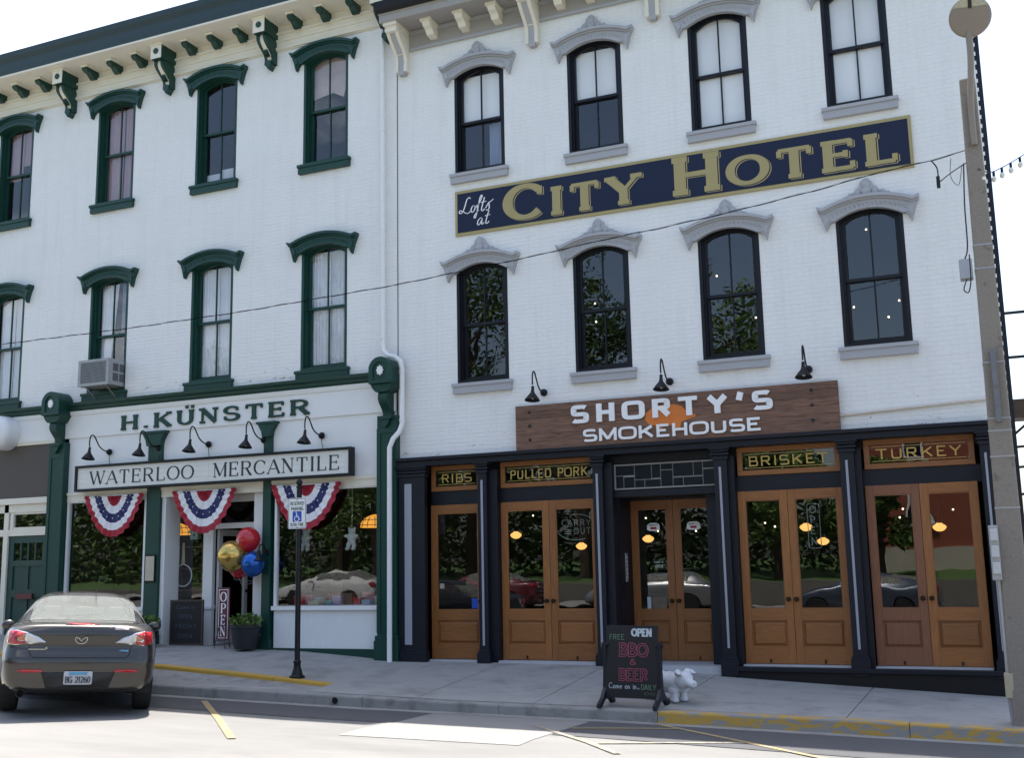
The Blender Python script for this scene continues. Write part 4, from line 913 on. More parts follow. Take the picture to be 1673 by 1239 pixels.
# ------------------------------------------------------------------ gooseneck lamps
def goose(x, z, reach, drop, label, group):
    g = thing('gooseneck_lamp', label, 'lamp', (x, -.03, z), group)
    mt = MB(); mt.lathe([(0, -.05), (.045, -.05), (.06, -.02), (.06, 0)], (0, 0, 0), 14, 0, 'y'); mt.ball((0, -.05, 0), .035); mt.build('wall_plate', BLACK, g, smooth=True, loc=(0, 0, 0))
    pts = spline([(0, -.05, 0), (0, -.18, .03), (0, -reach*.55, .10), (0, -reach*.78, .26), (0, -reach*.93, .27), (0, -reach, .18), (0, -reach, .06)], 6)
    MB().tube(pts, .012, 8).build('arm', BLACK, g, smooth=True, loc=(0, 0, 0))
    tilt = .35; s = MB(); s.lathe([(.022, .07), (.026, .0), (.032, -.03), (.04, -.045), (.115, -.145), (.122, -.16), (.118, -.16), (.036, -.05), (.0, -.04)], (0, 0, 0), 20)
    so_ = s.build('shade', BLACK, g, smooth=True, loc=(0, -reach, .0-drop)); so_.rotation_euler = (-tilt*.4, 0, 0)
    MB().ball((0, 0, 0), .03, 10, sc=(1, 1, 1.3)).build('bulb', mat('frosted_bulb', (.7, .68, .6), .4), g, loc=(0, -reach, -.10-drop), smooth=True)
    return g
ordn = ['first', 'second', 'third', 'fourth', 'fifth']
for i, x in enumerate((-7.43, -6.23, -5.09, -3.87, -2.66)):
    goose(x, 3.755, .52, .02, 'black gooseneck lamp above the Waterloo board, %s from the shade panel side' % ordn[i], 'gooseneck lamps over the white board sign')
    g = MB(); g.tube(spline([(x, -.04, 3.70), (x+.02, -.06, 3.62), (x+.05, -.08, 3.56), (x+.07, -.10, 3.51)], 4), .006, 6)
    tag(g.build('lamp_cable', BLACK), 'short black cable from lamp plate to white board, lamp number %s' % ordn[i], 'cable', 'lamp cables')
for i, x in enumerate((1.507, 3.567, 5.631)):
    goose(x, 4.17, .47, .03, 'black gooseneck lamp above the brown plank sign, %s from the downspout' % ordn[i], 'gooseneck lamps over the plank sign')

# ================================================================== PROPS
# bunting fans
def bunting(xc, label, wid=.72, drop=.76, flip=1):
    b = thing('bunting', label, 'bunting', (xc, -.10, 2.94), 'patriotic fan buntings'); NA, bands = 72, [(0, .02, 2), (.02, .25, 2), (.25, .44, 0), (.44, .66, 1), (.66, .86, 0), (.84, 1.0, 2)]
    rs = [.02, .14, .25, .34, .44, .55, .66, .75, .84, .92, 1.0]; mid = [2, 2, 0, 0, 1, 1, 0, 0, 2, 2]
    m = MB(); vs = []
    def pos(r, i):
        a = math.pi*i/NA; ww = .022*r*math.sin(i/NA*2*math.pi*15)+.008*math.sin(i*1.7)
        edge = 1+.007*math.sin(i/NA*2*math.pi*15+.6)*(r > .9)
        sag = .07*math.sin(math.pi*min(1, abs(math.cos(a))))*r*.3
        return (-math.cos(a)*r*wid*edge*(1-.04*r*math.sin(a)), ww-.03*r, -math.sin(a)**1.55*r*drop*edge-.03*(1-abs(math.cos(a))*r)-sag)
    for r in rs:
        for i in range(NA+1): vs.append(pos(r, i))
    n = NA+1
    for k in range(len(rs)-1):
        for i in range(NA): m.f.append([k*n+i, (k+1)*n+i, (k+1)*n+i+1, k*n+i+1]); m.m.append(mid[k])
    m.v = vs; m.build('cloth', [WHITEF, BLUEF, RED], b, smooth=True, loc=(0, 0, 0))
    s = MB()
    for i in range(4, NA-2, 8):
        p = Vector(pos(.55, i)); q = [(p.x+(.018 if j % 2 == 0 else .007)*math.sin(j*math.pi/5), p.y-.012, p.z+(.018 if j % 2 == 0 else .007)*math.cos(j*math.pi/5)) for j in range(10)]
        s.add(q, [list(range(10))])
    kind(s.build('stars', WHITEF, b, loc=(0, 0, 0)), 'stuff')
    t = MB(); t.tube([(-wid, 0, .0), (-wid*.4, .0, -.02), (wid*.4, 0, -.02), (wid, 0, 0)], .008, 6); t.build('hem', WHITEF, b, loc=(0, 0, 0))
bunting(-7.20, 'red white and blue fan bunting over the display window beside the car')
bunting(-5.10, 'red white and blue fan bunting over the open shop doorway')
bunting(-2.92, 'red white and blue fan bunting partly behind the reserved parking sign')

# balloons
def balloon(px, py, Y, r, ma, label):
    p = atY(px, py, Y); b = thing('balloon', label, 'balloon', p, 'balloons tied at the shop door')
    bl_ = MB().ball((0, 0, 0), r, 24, 0, (1, 1, 1.03)); bl_.v = [(x*(1+.10*min(0, z/r)), y*(1+.10*min(0, z/r)), z*(1.06 if z < 0 else 1)) for x, y, z in bl_.v]; bl_.build('balloon_skin', ma, b, smooth=True, loc=(0, 0, 0))
    MB().lathe([(.004, 0), (.016, -.025), (.0, -.02)], (0, 0, -r*1.02), 8).build('knot', ma, b, loc=(0, 0, 0))
    MB().tube([(0, 0, -r), (.02, .06, -r-.15), (-4.0-p.x, .0-p.y, 1.28-p.z)], .002, 5).build('string', WHITEF, b, loc=(0, 0, 0))
    return b
BG = mat('gold_foil', (.62, .42, .12), .22, metal=.85, var=.05); BR = mat('red_latex', (.50, .012, .022), .25, var=.05, coat=.4); BB = mat('blue_chrome_latex', (.02, .11, .42), .18, metal=.6, var=.05)
balloon(379.2, 908.6, -.32, .255, BG, 'shiny gold balloon, largest of the bunch')
b = balloon(405.8, 882, -.18, .21, BR, 'glossy red balloon with white print, highest of the bunch')
m = MB(); text('VEN', -.20, -.06, -.07, .07, -.205, .012, SIGNF, LETW, None, joined=m); m.v = [(x, -math.sqrt(max(0, .213**2-x*x-z*z))+(y+.205), z) for x, y, z in m.v]; m.build('print', LETW, b, loc=(0, 0, 0))
balloon(413.3, 922, -.27, .21, BB, 'metallic blue balloon in front of the green column')
balloon(391, 925, -.04, .20, BR, 'red balloon tucked behind the gold and blue ones')
# wall sconce on the green column
ws_ = thing('wall_sconce', 'small black barn light on the green column by the balloons', 'lamp', (-3.74, -.06, 1.78))
MB().lathe([(0, -.03), (.045, -.03), (.05, 0)], (0, 0, 0), 12, ax='y').build('wall_plate', BLACK, ws_, loc=(0, 0, 0))
MB().tube(spline([(0, -.03, 0), (0, -.12, .12), (.0, -.22, .12), (.0, -.25, .02)], 5), .012).build('arm', BLACK, ws_, loc=(0, 0, 0), smooth=True)
MB().lathe([(.03, .05), (.04, .0), (.05, -.05), (.125, -.12), (.12, -.12), (.045, -.05), (0, -.04)], (0, -.25, -.02), 16).build('shade', BLACK, ws_, loc=(0, 0, 0), smooth=True)
# notice board on the green column
nb = thing('notice_board', 'small framed paper notice on green column beside the shop entry', 'notice', (-6.3, -.07, 1.35))
MB().box(-6.44, -6.20, -.085, -.062, 1.30, 1.80).build('frame', BLACK, nb); MB().box(-6.42, -6.22, -.089, -.0855, 1.33, 1.77).build('paper', mat('old_paper', (.5, .43, .33), .8, var=.2), nb)

def foliage(mb, c, rx, ry, rz, n, s, mi=0, rng=random):
    for _ in range(n):
        u = Vector((rng.gauss(0, 1), rng.gauss(0, 1), rng.gauss(0, 1))).normalized()*rng.uniform(.55, 1)
        p = Vector((c[0]+u.x*rx, c[1]+u.y*ry, c[2]+u.z*rz)); a = Vector((rng.uniform(-1, 1), rng.uniform(-1, 1), rng.uniform(-.6, .6))).normalized(); b = a.orthogonal().normalized()
        b = (b*math.cos(_)+a.cross(b)*math.sin(_)); q = s*rng.uniform(.6, 1.3)
        mb.add([p-a*q, p-b*q*.5, p+a*q, p+b*q*.5], [(0, 1, 2, 3)], mi)
def planter(x, y, z, label, r=.27, h=.40, lf=LEAF):
    t = thing('planter', label, 'planter', (x, y, z))
    MB().lathe([(r*.70, 0), (r*.74, .03), (r*.95, h-.06), (r*1.03, h-.05), (r*1.05, h), (r*.95, h), (r*.9, h-.05), (0, h-.06)], (0, 0, 0), 22).build('pot', mat('black_plastic', (.015, .016, .02), .5), t, smooth=True, loc=(0, 0, 0))
    m = MB(); foliage(m, (0, 0, h+.06), r*1.15, r*1.1, .13, 420, .04); kind(m.build('foliage', lf, t, loc=(0, 0, 0)), 'stuff'); return t
planter(-3.98, -.30, .165, 'black round planter with green leaves beside the open sign')
planter(-6.05, -.40, .19, 'black round planter with leaves between parked car and chalk menu', .22, .36)
t = thing('garden_statue', 'small black cat-like garden statue by the planter near the car', 'statue', (-5.92, -.62, .18)); m = MB()
m.lathe([(.09, 0), (.10, .03), (.07, .1), (.085, .2), (.06, .28), (0, .3)], (0, 0, 0), 14); m.ball((0, -.02, .34), .065, 12); m.lathe([(.02, 0), (0, .05)], (-.035, -.02, .385), 6); m.lathe([(.02, 0), (0, .05)], (.035, -.02, .385), 6); m.build('body', BLACK, t, smooth=True, loc=(0, 0, 0))
m = MB(); m.box(-.1, .16, -.08, .08, 0, .03); m.build('base', BLACK, t, loc=(.02, -.02, 0))
# OPEN board
t = thing('open_sign', 'tall narrow burgundy board with white letters reading open, on a wire stand', 'sign', (-4.485, -.25, .17))
MB().box(-4.61, -4.36, -.28, -.26, .30, 1.19).build('board', BURG, t)
f = MB(); f.box(-4.585, -4.575, -.2825, -.2805, .33, 1.16); f.box(-4.395, -4.385, -.2825, -.2805, .33, 1.16); f.box(-4.575, -4.395, -.2825, -.2805, .33, .34); f.box(-4.575, -4.395, -.2825, -.2805, 1.15, 1.16); f.build('border', LETW, t)
for i, c in enumerate('OPEN'):
    m = MB(); h = .165; glyph(m, c, -4.485-GL[c][0]*h*.42, 1.115-h-i*.195, h, -.284, .003, dict(thick=.16, thin=.07, serif=.11), 0, .84); m.build('letter', LETW, t)
m = MB(); m.tube([(-4.60, -.36, .16), (-4.52, -.27, .75)], .007, 6); m.tube([(-4.37, -.36, .16), (-4.45, -.27, .75)], .007, 6); m.tube([(-4.485, -.08, .165), (-4.485, -.25, .9)], .007, 6); m.tube([(-4.58, -.345, .29), (-4.39, -.345, .29)], .007, 6); m.build('stand', METD, t)
# chalk menu board by the sidelight
t = thing('chalk_menu', 'framed chalkboard menu leaning under the shop sidelight', 'chalkboard', (-5.45, 0, .17))
fr_ = mat('dark_wood_frame', (.05, .035, .025), .6)
y = -.05
f = MB(); f.box(-5.85, -5.82, y, y+.03, .19, .98); f.box(-5.14, -5.11, y, y+.03, .19, .98); f.box(-5.82, -5.14, y, y+.03, .19, .22); f.box(-5.82, -5.14, y, y+.03, .95, .98); f.build('frame', fr_, t)
MB().box(-5.82, -5.14, y+.01, y+.02, .22, .95).build('board', CHALK, t)
m = MB()
CH = mat('chalk_blue', (.07, .08, .11), .9)
for i, (s, a, b) in enumerate((('Come in', -5.7, -5.3), ('OPEN', -5.66, -5.36), ('FRIDAY', -5.72, -5.26), ('OPEN', -5.66, -5.34))):
    s2 = ''.join(c if c in GL else 'o' for c in s); text(s2, a, b, .82-i*.17, .075, y+.007, .002, HAND, CH, None, joined=m, sp=.2)
m.build('chalk_writing', CH, t)
# reserved parking sign
px_, py_ = -1.70, -2.08; z0 = gz(px_, py_)
t = thing('parking_sign', 'black post with white reserved parking sign and blue wheelchair symbol', 'sign', (px_, py_, z0))
m = MB(); m.lathe([(.115, 0), (.115, .02), (.085, .04), (.07, .10), (.055, .14), (.05, .20), (.06, .215), (.06, .235), (.043, .25)], (0, 0, 0), 16); m.build('base', BLACK, t, smooth=True, loc=(0, 0, 0))
MB().lathe([(.041, .24), (.041, 2.80)], (0, 0, 0), 14).build('post', BLACK, t, smooth=True, loc=(0, 0, 0))
MB().lathe([(.045, 2.79), (.05, 2.80), (.05, 2.815), (.025, 2.825), (.05, 2.86), (.05, 2.885), (.03, 2.915), (0, 2.925)], (0, 0, 0), 14).build('finial', BLACK, t, smooth=True, loc=(0, 0, 0))
def rrect(x0, x1, z0, z1, r, n=5):
    o = []
    for cx, cz, a in ((x1-r, z0+r, -90), (x1-r, z1-r, 0), (x0+r, z1-r, 90), (x0+r, z0+r, 180)):
        o += [(cx+r*math.cos(R(a+90*i/n)), cz+r*math.sin(R(a+90*i/n))) for i in range(n+1)]
    return o
bo = 2.175
MB().prism(rrect(-.162, .162, bo, bo+.462, .03), -.05, -.046).build('plate', LETW, t, loc=(0, 0, 0))
DGR = mat('sign_dark_green', (.015, .07, .04), .5); BLU = mat('sign_blue', (.012, .07, .42), .45)
o1 = rrect(-.154, .154, bo+.008, bo+.454, .026); o2 = rrect(-.147, .147, bo+.015, bo+.447, .021)
MB().ring(o1+[o1[0]], o2+[o2[0]], -.0515, -.0502).build('border', INK, t, loc=(0, 0, 0))
m = MB(); text('RESERVED', -.122, .122, bo+.355, .052, -.0520, .0015, SIGNF, DGR, None, joined=m, sp=.18); text('PARKING', -.108, .108, bo+.275, .052, -.0520, .0015, SIGNF, DGR, None, joined=m, sp=.18); text('$250 FINE', -.118, .118, bo+.04, .048, -.0520, .0015, SIGNF, DGR, None, joined=m, sp=.18); m.build('lettering', DGR, t, loc=(0, 0, 0))
MB().prism(rrect(-.08, .08, bo+.105, bo+.262, .012), -.0515, -.0502).build('symbol_panel', BLU, t, loc=(0, 0, 0))
m = MB(); c0 = bo+.15
ribbon(m, [(-.005+.04*math.cos(R(a)), c0+.04*math.sin(R(a))) for a in range(-250, 20, 15)], lambda d: .011, -.0535, .0015, 0)
ribbon(m, [(-.012, c0+.078), (-.008, c0+.028), (.028, c0+.028), (.042, c0-.012), (.056, c0-.008)], lambda d: .012, -.0532, .0015, 0); ribbon(m, [(-.01, c0+.055), (.02, c0+.055)], lambda d: .009, -.0538, .0015, 0)
m.prism([(-.013+.011*math.cos(i*.7), c0+.094+.011*math.sin(i*.7)) for i in range(9)], -.0536, -.052); m.build('wheelchair_symbol', LETW, t, loc=(0, 0, 0))
m = MB(); m.lathe([(0, -.008), (.009, -.006), (.009, 0)], (0, -.05, bo+.435), 8, ax='y'); m.lathe([(0, -.008), (.009, -.006), (.009, 0)], (0, -.05, bo+.025), 8, ax='y'); m.build('bolts', METG, t, loc=(0, 0, 0))

# swinging chalkboard on the pavement
ax0, ax1, ay = 3.29, 4.10, -2.78; zL, zR = gz(ax0, ay), gz(ax1, ay)
ang = math.atan2(zR-zL, ax1-ax0)
t = thing('pavement_chalkboard', 'black framed pavement chalkboard advertising BBQ and beer in pink chalk', 'chalkboard', ((ax0+ax1)/2, ay, (zL+zR)/2)); t.rotation_euler = (0, -ang, 0)
w2 = (ax1-ax0)/2
for s in (-1, 1):
    pts = spline([(0, .0), (.0, .40), (.01, .78)], 5)
    m = MB(); x = s*(w2-.055); m.box(x-.022, x+.022, -.035, .035, .12, .77)
    m.prismx([(-.30, 0), (-.22, 0), (-.08, .08), (.08, .08), (.22, 0), (.30, 0), (.29, .05), (.16, .11), (.05, .22), (.035, .40), (-.035, .40), (-.05, .22), (-.16, .11), (-.29, .05)][::-1], x-.024, x+.024)
    m.build('upright', NAVY, t, loc=(0, 0, 0), bevel=.006); MB().lathe([(0, -.045), (.03, -.04), (.03, .04), (0, .045)], (x, 0, .73), 12, ax='x').build('pivot', NAVY, t, loc=(0, 0, 0))
m = MB(); m.box(-w2+.075, w2-.075, -.03, .03, .10, .15); m.build('crossbar', NAVY, t, loc=(0, 0, 0), bevel=.006)
ROTB = []
bd = MB().box(-.33, .33, -.012, .012, -.56, .31).build('board', CHALK, t, loc=(0, 0, .66), bevel=.004); bd.rotation_euler = (R(-6), 0, 0)
PKC = mat('pink_chalk', (.36, .08, .13), .9); GRC = mat('green_chalk', (.14, .24, .15), .9); WHC = mat('white_chalk', (.45, .50, .53), .9)
def chalk(name, ma, items):
    m = MB()
    for s, a, b, z, h, st in items: text(s, a, b, z, h, -.0145, .002, st, ma, None, joined=m, sp=.12)
    kind(m.build(name, ma, bd, loc=(0, 0, 0)), 'stuff')
OUT = dict(thick=.20, thin=.20); INN = dict(thick=.10, thin=.10, inset=.10)
chalk('open_word', WHC, [('OPEN', .0, .25, .175, .10, dict(thick=.26, thin=.22))])
chalk('pink_words', PKC, [('BBQ', -.16, .20, -.07, .17, OUT), ('BEER', -.16, .20, -.36, .155, OUT), ('&', -.03, .06, -.165, .075, HAND)])
m = MB()
for s, a, b, z, h in (('BBQ', -.16, .20, -.07, .17), ('BEER', -.16, .20, -.36, .155)): text(s, a, b, z, h, -.0175, .002, INN, CHALK, None, joined=m, sp=.12)
kind(m.build('chalk_gap', CHALK, bd, loc=(0, 0, 0)), 'stuff')
chalk('green_words', GRC, [('FREE', -.29, -.10, .135, .065, HAND), ('DAILY', .12, .31, -.455, .065, HAND), ('OO', .16, .30, -.515, .03, HAND)])
chalk('white_words', WHC, [('Come on in..', -.29, .10, -.45, .07, dict(thick=.09, thin=.09))])

# pig statue: one continuous skin over overlapping masses
def blob(name, parts, ma, parent, loc, vox=.012, rz=0, it=8):
    m = MB()
    for c, r, sc in parts: m.ball(c, r, 18, 0, sc)
    o = m.build(name, ma, parent, loc=loc); md_ = o.modifiers.new('skin', 'REMESH'); md_.mode = 'VOXEL'; md_.voxel_size = vox; md_.use_smooth_shade = True
    s = o.modifiers.new('soft', 'SMOOTH'); s.factor = .6; s.iterations = it; o.rotation_euler = (0, 0, rz); return o
pgx, pgy = 4.02, -2.30
t = thing('pig_statue', 'pale painted pig statue peeking out beside the pavement chalkboard', 'statue', (pgx, pgy, gz(pgx, pgy))); t.scale = (.98, .98, .88)
PIG = mat('pale_pig_paint', (.56, .58, .61), .5, var=.08, scale=9, col2=(.38, .40, .43), mask=(5, .58, .75))
parts = [((-.18, 0, .27), .16, (1.25, .95, .95)), ((.0, 0, .265), .155, (1.2, .98, .98)), ((.13, 0, .27), .15, (1.0, 1, 1)), ((.27, -.015, .31), .125, (1, 1, .98)), ((.37, -.025, .275), .075, (1.1, 1, .9)), ((.42, -.03, .265), .062, (.7, 1.1, 1.0)), ((.452, -.03, .266), .05, (.4, 1.15, 1.0))]
for x, y in ((-.27, -.09), (-.27, .09), (.15, -.085), (.15, .085)):
    parts += [((x, y, .17), .065, (1, 1, 1.3)), ((x+.005, y, .09), .05, (1, 1, 1.3)), ((x+.01, y, .04), .052, (1.1, 1, .78)), ((x+.035, y-.02, .028), .03, (1.1, .9, .9)), ((x+.035, y+.02, .028), .03, (1.1, .9, .9))]
for s in (-1, 1): parts += [((.25, s*.085-.015, .415), .048, (.75, 1.1, 1.1)), ((.275, s*.115-.015, .425), .048, (.9, 1.1, .6)), ((.315, s*.13-.015, .405), .036, (1.1, 1.0, .5))]
blob('body', parts, PIG, t, (0, 0, 0), .009, R(-28), 3)
m = MB(); m.ball((.345, -.095, .325), .012, 8); m.ball((.375, .045, .325), .012, 8); e_ = m.build('eyes', INK, t, loc=(0, 0, 0)); e_.rotation_euler = (0, 0, R(-28))
m = MB(); m.ball((.463, -.05, .272), .011, 8); m.ball((.463, -.01, .272), .011, 8); m.tube(spline([(.41, -.085, .232), (.45, -.06, .222), (.455, -.0, .222), (.425, .03, .232)], 4), .004, 5); e_ = m.build('snout_marks', mat('pig_grey', (.2, .2, .22), .6), t, loc=(0, 0, 0)); e_.rotation_euler = (0, 0, R(-28))
m = MB(); m.tube(spline([(-.37, 0, .30), (-.42, .02, .33), (-.44, -.02, .36), (-.41, -.03, .38), (-.42, .01, .40)], 5), .011, 6); e_ = m.build('tail', PIG, t, loc=(0, 0, 0)); e_.rotation_euler = (0, 0, R(-28))

# window air conditioner
t = thing('window_air_conditioner', 'weathered grey window air conditioner on struts under a green window', 'air conditioner', (-7.55, -.2, 4.97))
AC = mat('weathered_ac_metal', (.33, .335, .34), .5, metal=.2, var=.12, col2=(.2, .17, .14), mask=(6, .6, .72))
x0, x1, y0, z0, z1 = -7.93, -7.18, -.42, 5.0, 5.50
m = MB(); m.box(x0, x1, y0+.03, .26, z0, z1); m.build('case', AC, t, bevel=.008)
m = MB()
for a, b, c, d in ((x0-.004, x1+.004, z0-.004, z0+.05), (x0-.004, x1+.004, z1-.05, z1+.004), (x0-.004, x0+.06, z0+.05, z1-.05), (x1-.06, x1+.004, z0+.05, z1-.05)): m.box(a, b, y0, y0+.028, c, d)
m.build('bezel', AC, t, bevel=.004)
m = MB(); n = 22
for i in range(n): xx = x0+.06+(x1-x0-.12)*(i+.5)/n; m.box(xx-.004, xx+.004, y0+.006, y0+.012, z0+.05, z1-.05)
for i in range(13): zz_ = z0+.05+(z1-z0-.1)*(i+.5)/13; m.box(x0+.06, x1-.06, y0+.013, y0+.018, zz_-.004, zz_+.004)
m.build('grille', METG, t); MB().box(x0+.06, x1-.06, y0+.022, y0+.029, z0+.05, z1-.05).build('coil', DARK, t)
for a, b in ((-.30, -.16), (-.13, .02)):
    for c, d in ((z0+.08, z0+.23), (z0+.27, z0+.42)): MB().box(x1+.0005, x1+.003, a, b, c, d).build('side_vent', mat('vent_dark', (.09, .09, .09), .7), t)
m = MB()
for xx in (-7.80, -7.30): m.tube([(xx, -.34, z0), (xx, -.02, z0-.24)], .012, 6); m.tube([(xx, -.36, z0-.012), (xx, .0, z0-.012)], .012, 6)
m.build('strut', METG, t)
MB().box(-8.1, -7.18, .165, .18, 5.5, 5.53).build('seal_strip', GREEN, t)
# white drum vent on far-left fascia
t = thing('exhaust_hood', 'round white vented exhaust hood on the cream fascia beside the green pilaster', 'vent', (-10.1, -.03, 3.95)); EH = mat('white_enamel', (.74, .75, .75), .4, var=.03)
m = MB(); n = 10
m.lathe([(.34, .0), (.34, -.22), (.33, -.28), (.29, -.34), (.22, -.37), (0, -.38)], (-10.10, -.03, 4.28), 32, ax='y'); m.build('drum', EH, t, smooth=True)
for i in range(6): MB().box(-10.28, -9.92, -.405, -.395, 4.10+i*.06, 4.125+i*.06).build('louvre', EH, t)

# ------------------------------------------------------------------ utility pole, lamp, cables
PX, PY = 8.075, -2.6; pz = gz(PX, PY)
t = thing('utility_pole', 'square rough concrete utility pole at the pavement edge by the corner', 'pole', (PX, PY, pz))
m = MB(); hgt = 7.05-pz
a, b = .145, .088; m.add([(-a, -a, -.3), (a, -a, -.3), (a, a, -.3), (-a, a, -.3), (-b, -b, hgt), (b, -b, hgt), (b, b, hgt), (-b, b, hgt)], [(0, 1, 5, 4), (1, 2, 6, 5), (2, 3, 7, 6), (3, 0, 4, 7), (4, 5, 6, 7)])
m.build('shaft', POLE, t, loc=(0, 0, 0), bevel=.02)
for z in (5.0, 4.72, 3.62, 2.98, 2.55, 1.98, 2.84):
    q = a+(b-a)*(z-pz)/hgt+.004; m = MB(); m.box(-q, q, -q, q, z-pz-.008, z-pz+.008); m.build('strap', METG, t, loc=(0, 0, 0))
m = MB(); q = .15; m.box(-.03, .03, -q-.06, -q+.02, 2.93-pz, 3.75-pz); m.build('steel_channel', mat('rusting_channel', (.16, .17, .18), .6, metal=.3, var=.2, col2=(.13, .05, .02), mask=(5, .55, .65)), t, loc=(0, 0, 0))
q = .13; MB().box(-.27, -.13, -.10, .06, 4.62-pz, 4.86-pz).build('junction_box', METG, t, loc=(0, 0, 0), bevel=.015)
m = MB(); m.tube(spline([(-.12, -.1, 6.0-pz), (-.15, -.12, 5.5-pz), (-.16, -.12, 5.0-pz), (-.2, -.08, 4.86-pz)], 5), .008, 6); m.tube(spline([(-.2, -.05, 4.62-pz), (-.24, -.07, 4.50-pz), (-.19, -.09, 4.46-pz), (-.155, -.1, 4.62-pz), (-.15, -.1, 4.9-pz)], 5), .007, 6); m.build('service_wire', BLACK, t, loc=(0, 0, 0), smooth=True)
# meter boxes and conduit
t = thing('meter_box', 'grey electric meter box with conduit strapped beside the concrete pole', 'meter box', (7.93, -2.6, 1.2))
MB().box(7.86, 7.96, -2.80, -2.44, 1.19, 1.79).build('case', METG, t, bevel=.01)
for z in (1.62, 1.44, 1.26): MB().box(7.875, 7.95, -2.835, -2.80, z, z+.13).build('meter_cover', mat('pale_plastic', (.5, .5, .5), .5), t, bevel=.008)
m = MB(); m.tube([(7.93, -2.66, 1.19), (7.93, -2.66, .2)], .028, 10); m.build('conduit', mat('galvanised_conduit', (.42, .42, .42), .4, metal=.6), t, smooth=True)
m = MB(); m.tube([(7.96, -2.58, 1.19), (7.98, -2.58, -.34)], .02, 10); m.build('conduit', MATS['galvanised_steel'], t, smooth=True)
MB().box(7.885, 7.975, -2.74, -2.62, -.06, .20).build('splice_box', mat('tan_box', (.42, .36, .25), .6, var=.1), t, bevel=.006)
m = MB(); m.tube([(7.93, -2.66, -.06), (7.95, -2.66, gz(7.95, -2.66)-.02)], .034, 10); m.build('ground_pipe', METG, t, smooth=True)
# round lamp on a bracket pipe
t = thing('street_lamp', 'round tan lamp head on a thin tan pipe above the concrete pole', 'lamp', (8.08, -2.78, 6.2))
m = MB(); m.tube(spline([(8.09, -2.72, 6.2), (8.09, -2.74, 6.6), (8.10, -2.77, 6.8), (8.12, -2.80, 7.0), (8.14, -2.82, 7.3), (8.14, -2.82, 7.7)], 5), .038, 10); m.build('pipe', TAN, t, smooth=True)
c = atY(1584, 28, -2.82)
m = MB(); m.lathe([(0, -.09), (.20, -.088), (.225, -.082), (.235, -.07), (.235, -.03), (.2, .0), (0, .02)], (0, 0, 0), 36, ax='y'); hd = m.build('head', TAN, t, smooth=True, loc=c-wpos(t)); hd.rotation_euler = (R(21), 0, R(6))
m = MB(); cap = [(.225*math.cos(R(a)), .225*math.sin(R(a))) for a in range(28, 153, 6)]; m.prism(cap, -.093, -.089); q = m.build('reflector_band', mat('lamp_band', (.42, .39, .34), .25, metal=.5, var=.3, scale=20), hd, loc=(0, 0, 0))
m = MB(); m.box(-.02, .02, -.1, -.088, .10, .22); m.build('latch', METD, hd, loc=(0, 0, 0))
# overhead service cable
cab = [(7.98, 6.19), (7.61, 6.13), (6.99, 6.08), (6.21, 5.97), (5.11, 5.85), (4.25, 5.78), (3.45, 5.73), (2.42, 5.64), (.3, 5.50), (-2.38, 5.41), (-4.59, 5.385), (-7.53, 5.40), (-12, 5.52), (-22, 6.2)]
m = MB(); m.tube([(x, -2.6, z) for x, z in cab], .005, 6); m.tube([(x, -2.6+.012*math.sin(x*9), z-.012*math.cos(x*9)) for x in [7.9-.12*i for i in range(240)] for z in [lerp(sorted(cab), x)]], .003, 5)
tag(m.build('overhead_cable', mat('matte_cable', (.012, .012, .012), 1, spec=0), smooth=True), 'thin black overhead cable crossing in front of both facades', 'cable')
t = thing('cable_clamp', 'black cable clamp with hanging wire loop beside the concrete pole', 'clamp', (7.6, -2.6, 6.0)); m = MB(); m.tube(spline([(7.60, -2.6, 6.13), (7.66, -2.6, 6.02), (7.66, -2.6, 5.86)], 5), .008, 6); m.box(7.64, 7.68, -2.62, -2.58, 5.78, 5.92); m.build('pigtail', BLACK, t); m = MB(); m.tube(spline([(7.66, -2.6, 5.84), (7.8, -2.62, 5.93), (8.0, -2.68, 6.02)], 5), .007, 6); m.tube(spline([(7.82, -2.6, 6.12), (7.80, -2.6, 5.9), (7.88, -2.6, 5.78), (7.93, -2.6, 6.0)], 5), .004, 5); m.build('wire_loop', BLACK, t, smooth=True)
# string lights
t = thing('string_lights', 'festoon string of clear bulbs running from the pole to the side lot', 'string lights', (8.2, -2.7, 5.9))
sp = spline([(8.10, -2.72, 5.90), (8.22, -2.6, 5.88), (8.36, -2.4, 5.98), (8.62, -2.1, 6.20), (9.2, -1.4, 6.75), (10.2, 0, 7.3)], 8)
MB().tube(sp, .006, 5).build('wire', BLACK, t)
acc = 0; last = Vector(sp[0]); nxt = .06
for p in sp:
    p = Vector(p); acc += (p-last).length; last = p
    if acc > nxt:
        nxt += .17; b = MB(); b.lathe([(.014, 0), (.016, -.06), (.010, -.062)], p, 8); bo_ = b.build('socket', BLACK, t)
        MB().ball(p+Vector((0, 0, -.095)), .03, 10, 0, (1, 1, 1.25)).build('bulb', mat('clear_bulb', (.75, .72, .6), .1), bo_, smooth=True)
# pale pipe on the wall
tag(MB().tube([(5.95, -.03, 3.47), (7.98, -.03, 3.56)], .022, 8).build('wall_pipe', mat('pale_pipe', (.6, .55, .48), .5), smooth=True), 'thin pale pipe running along brick wall right of plank sign', 'pipe')
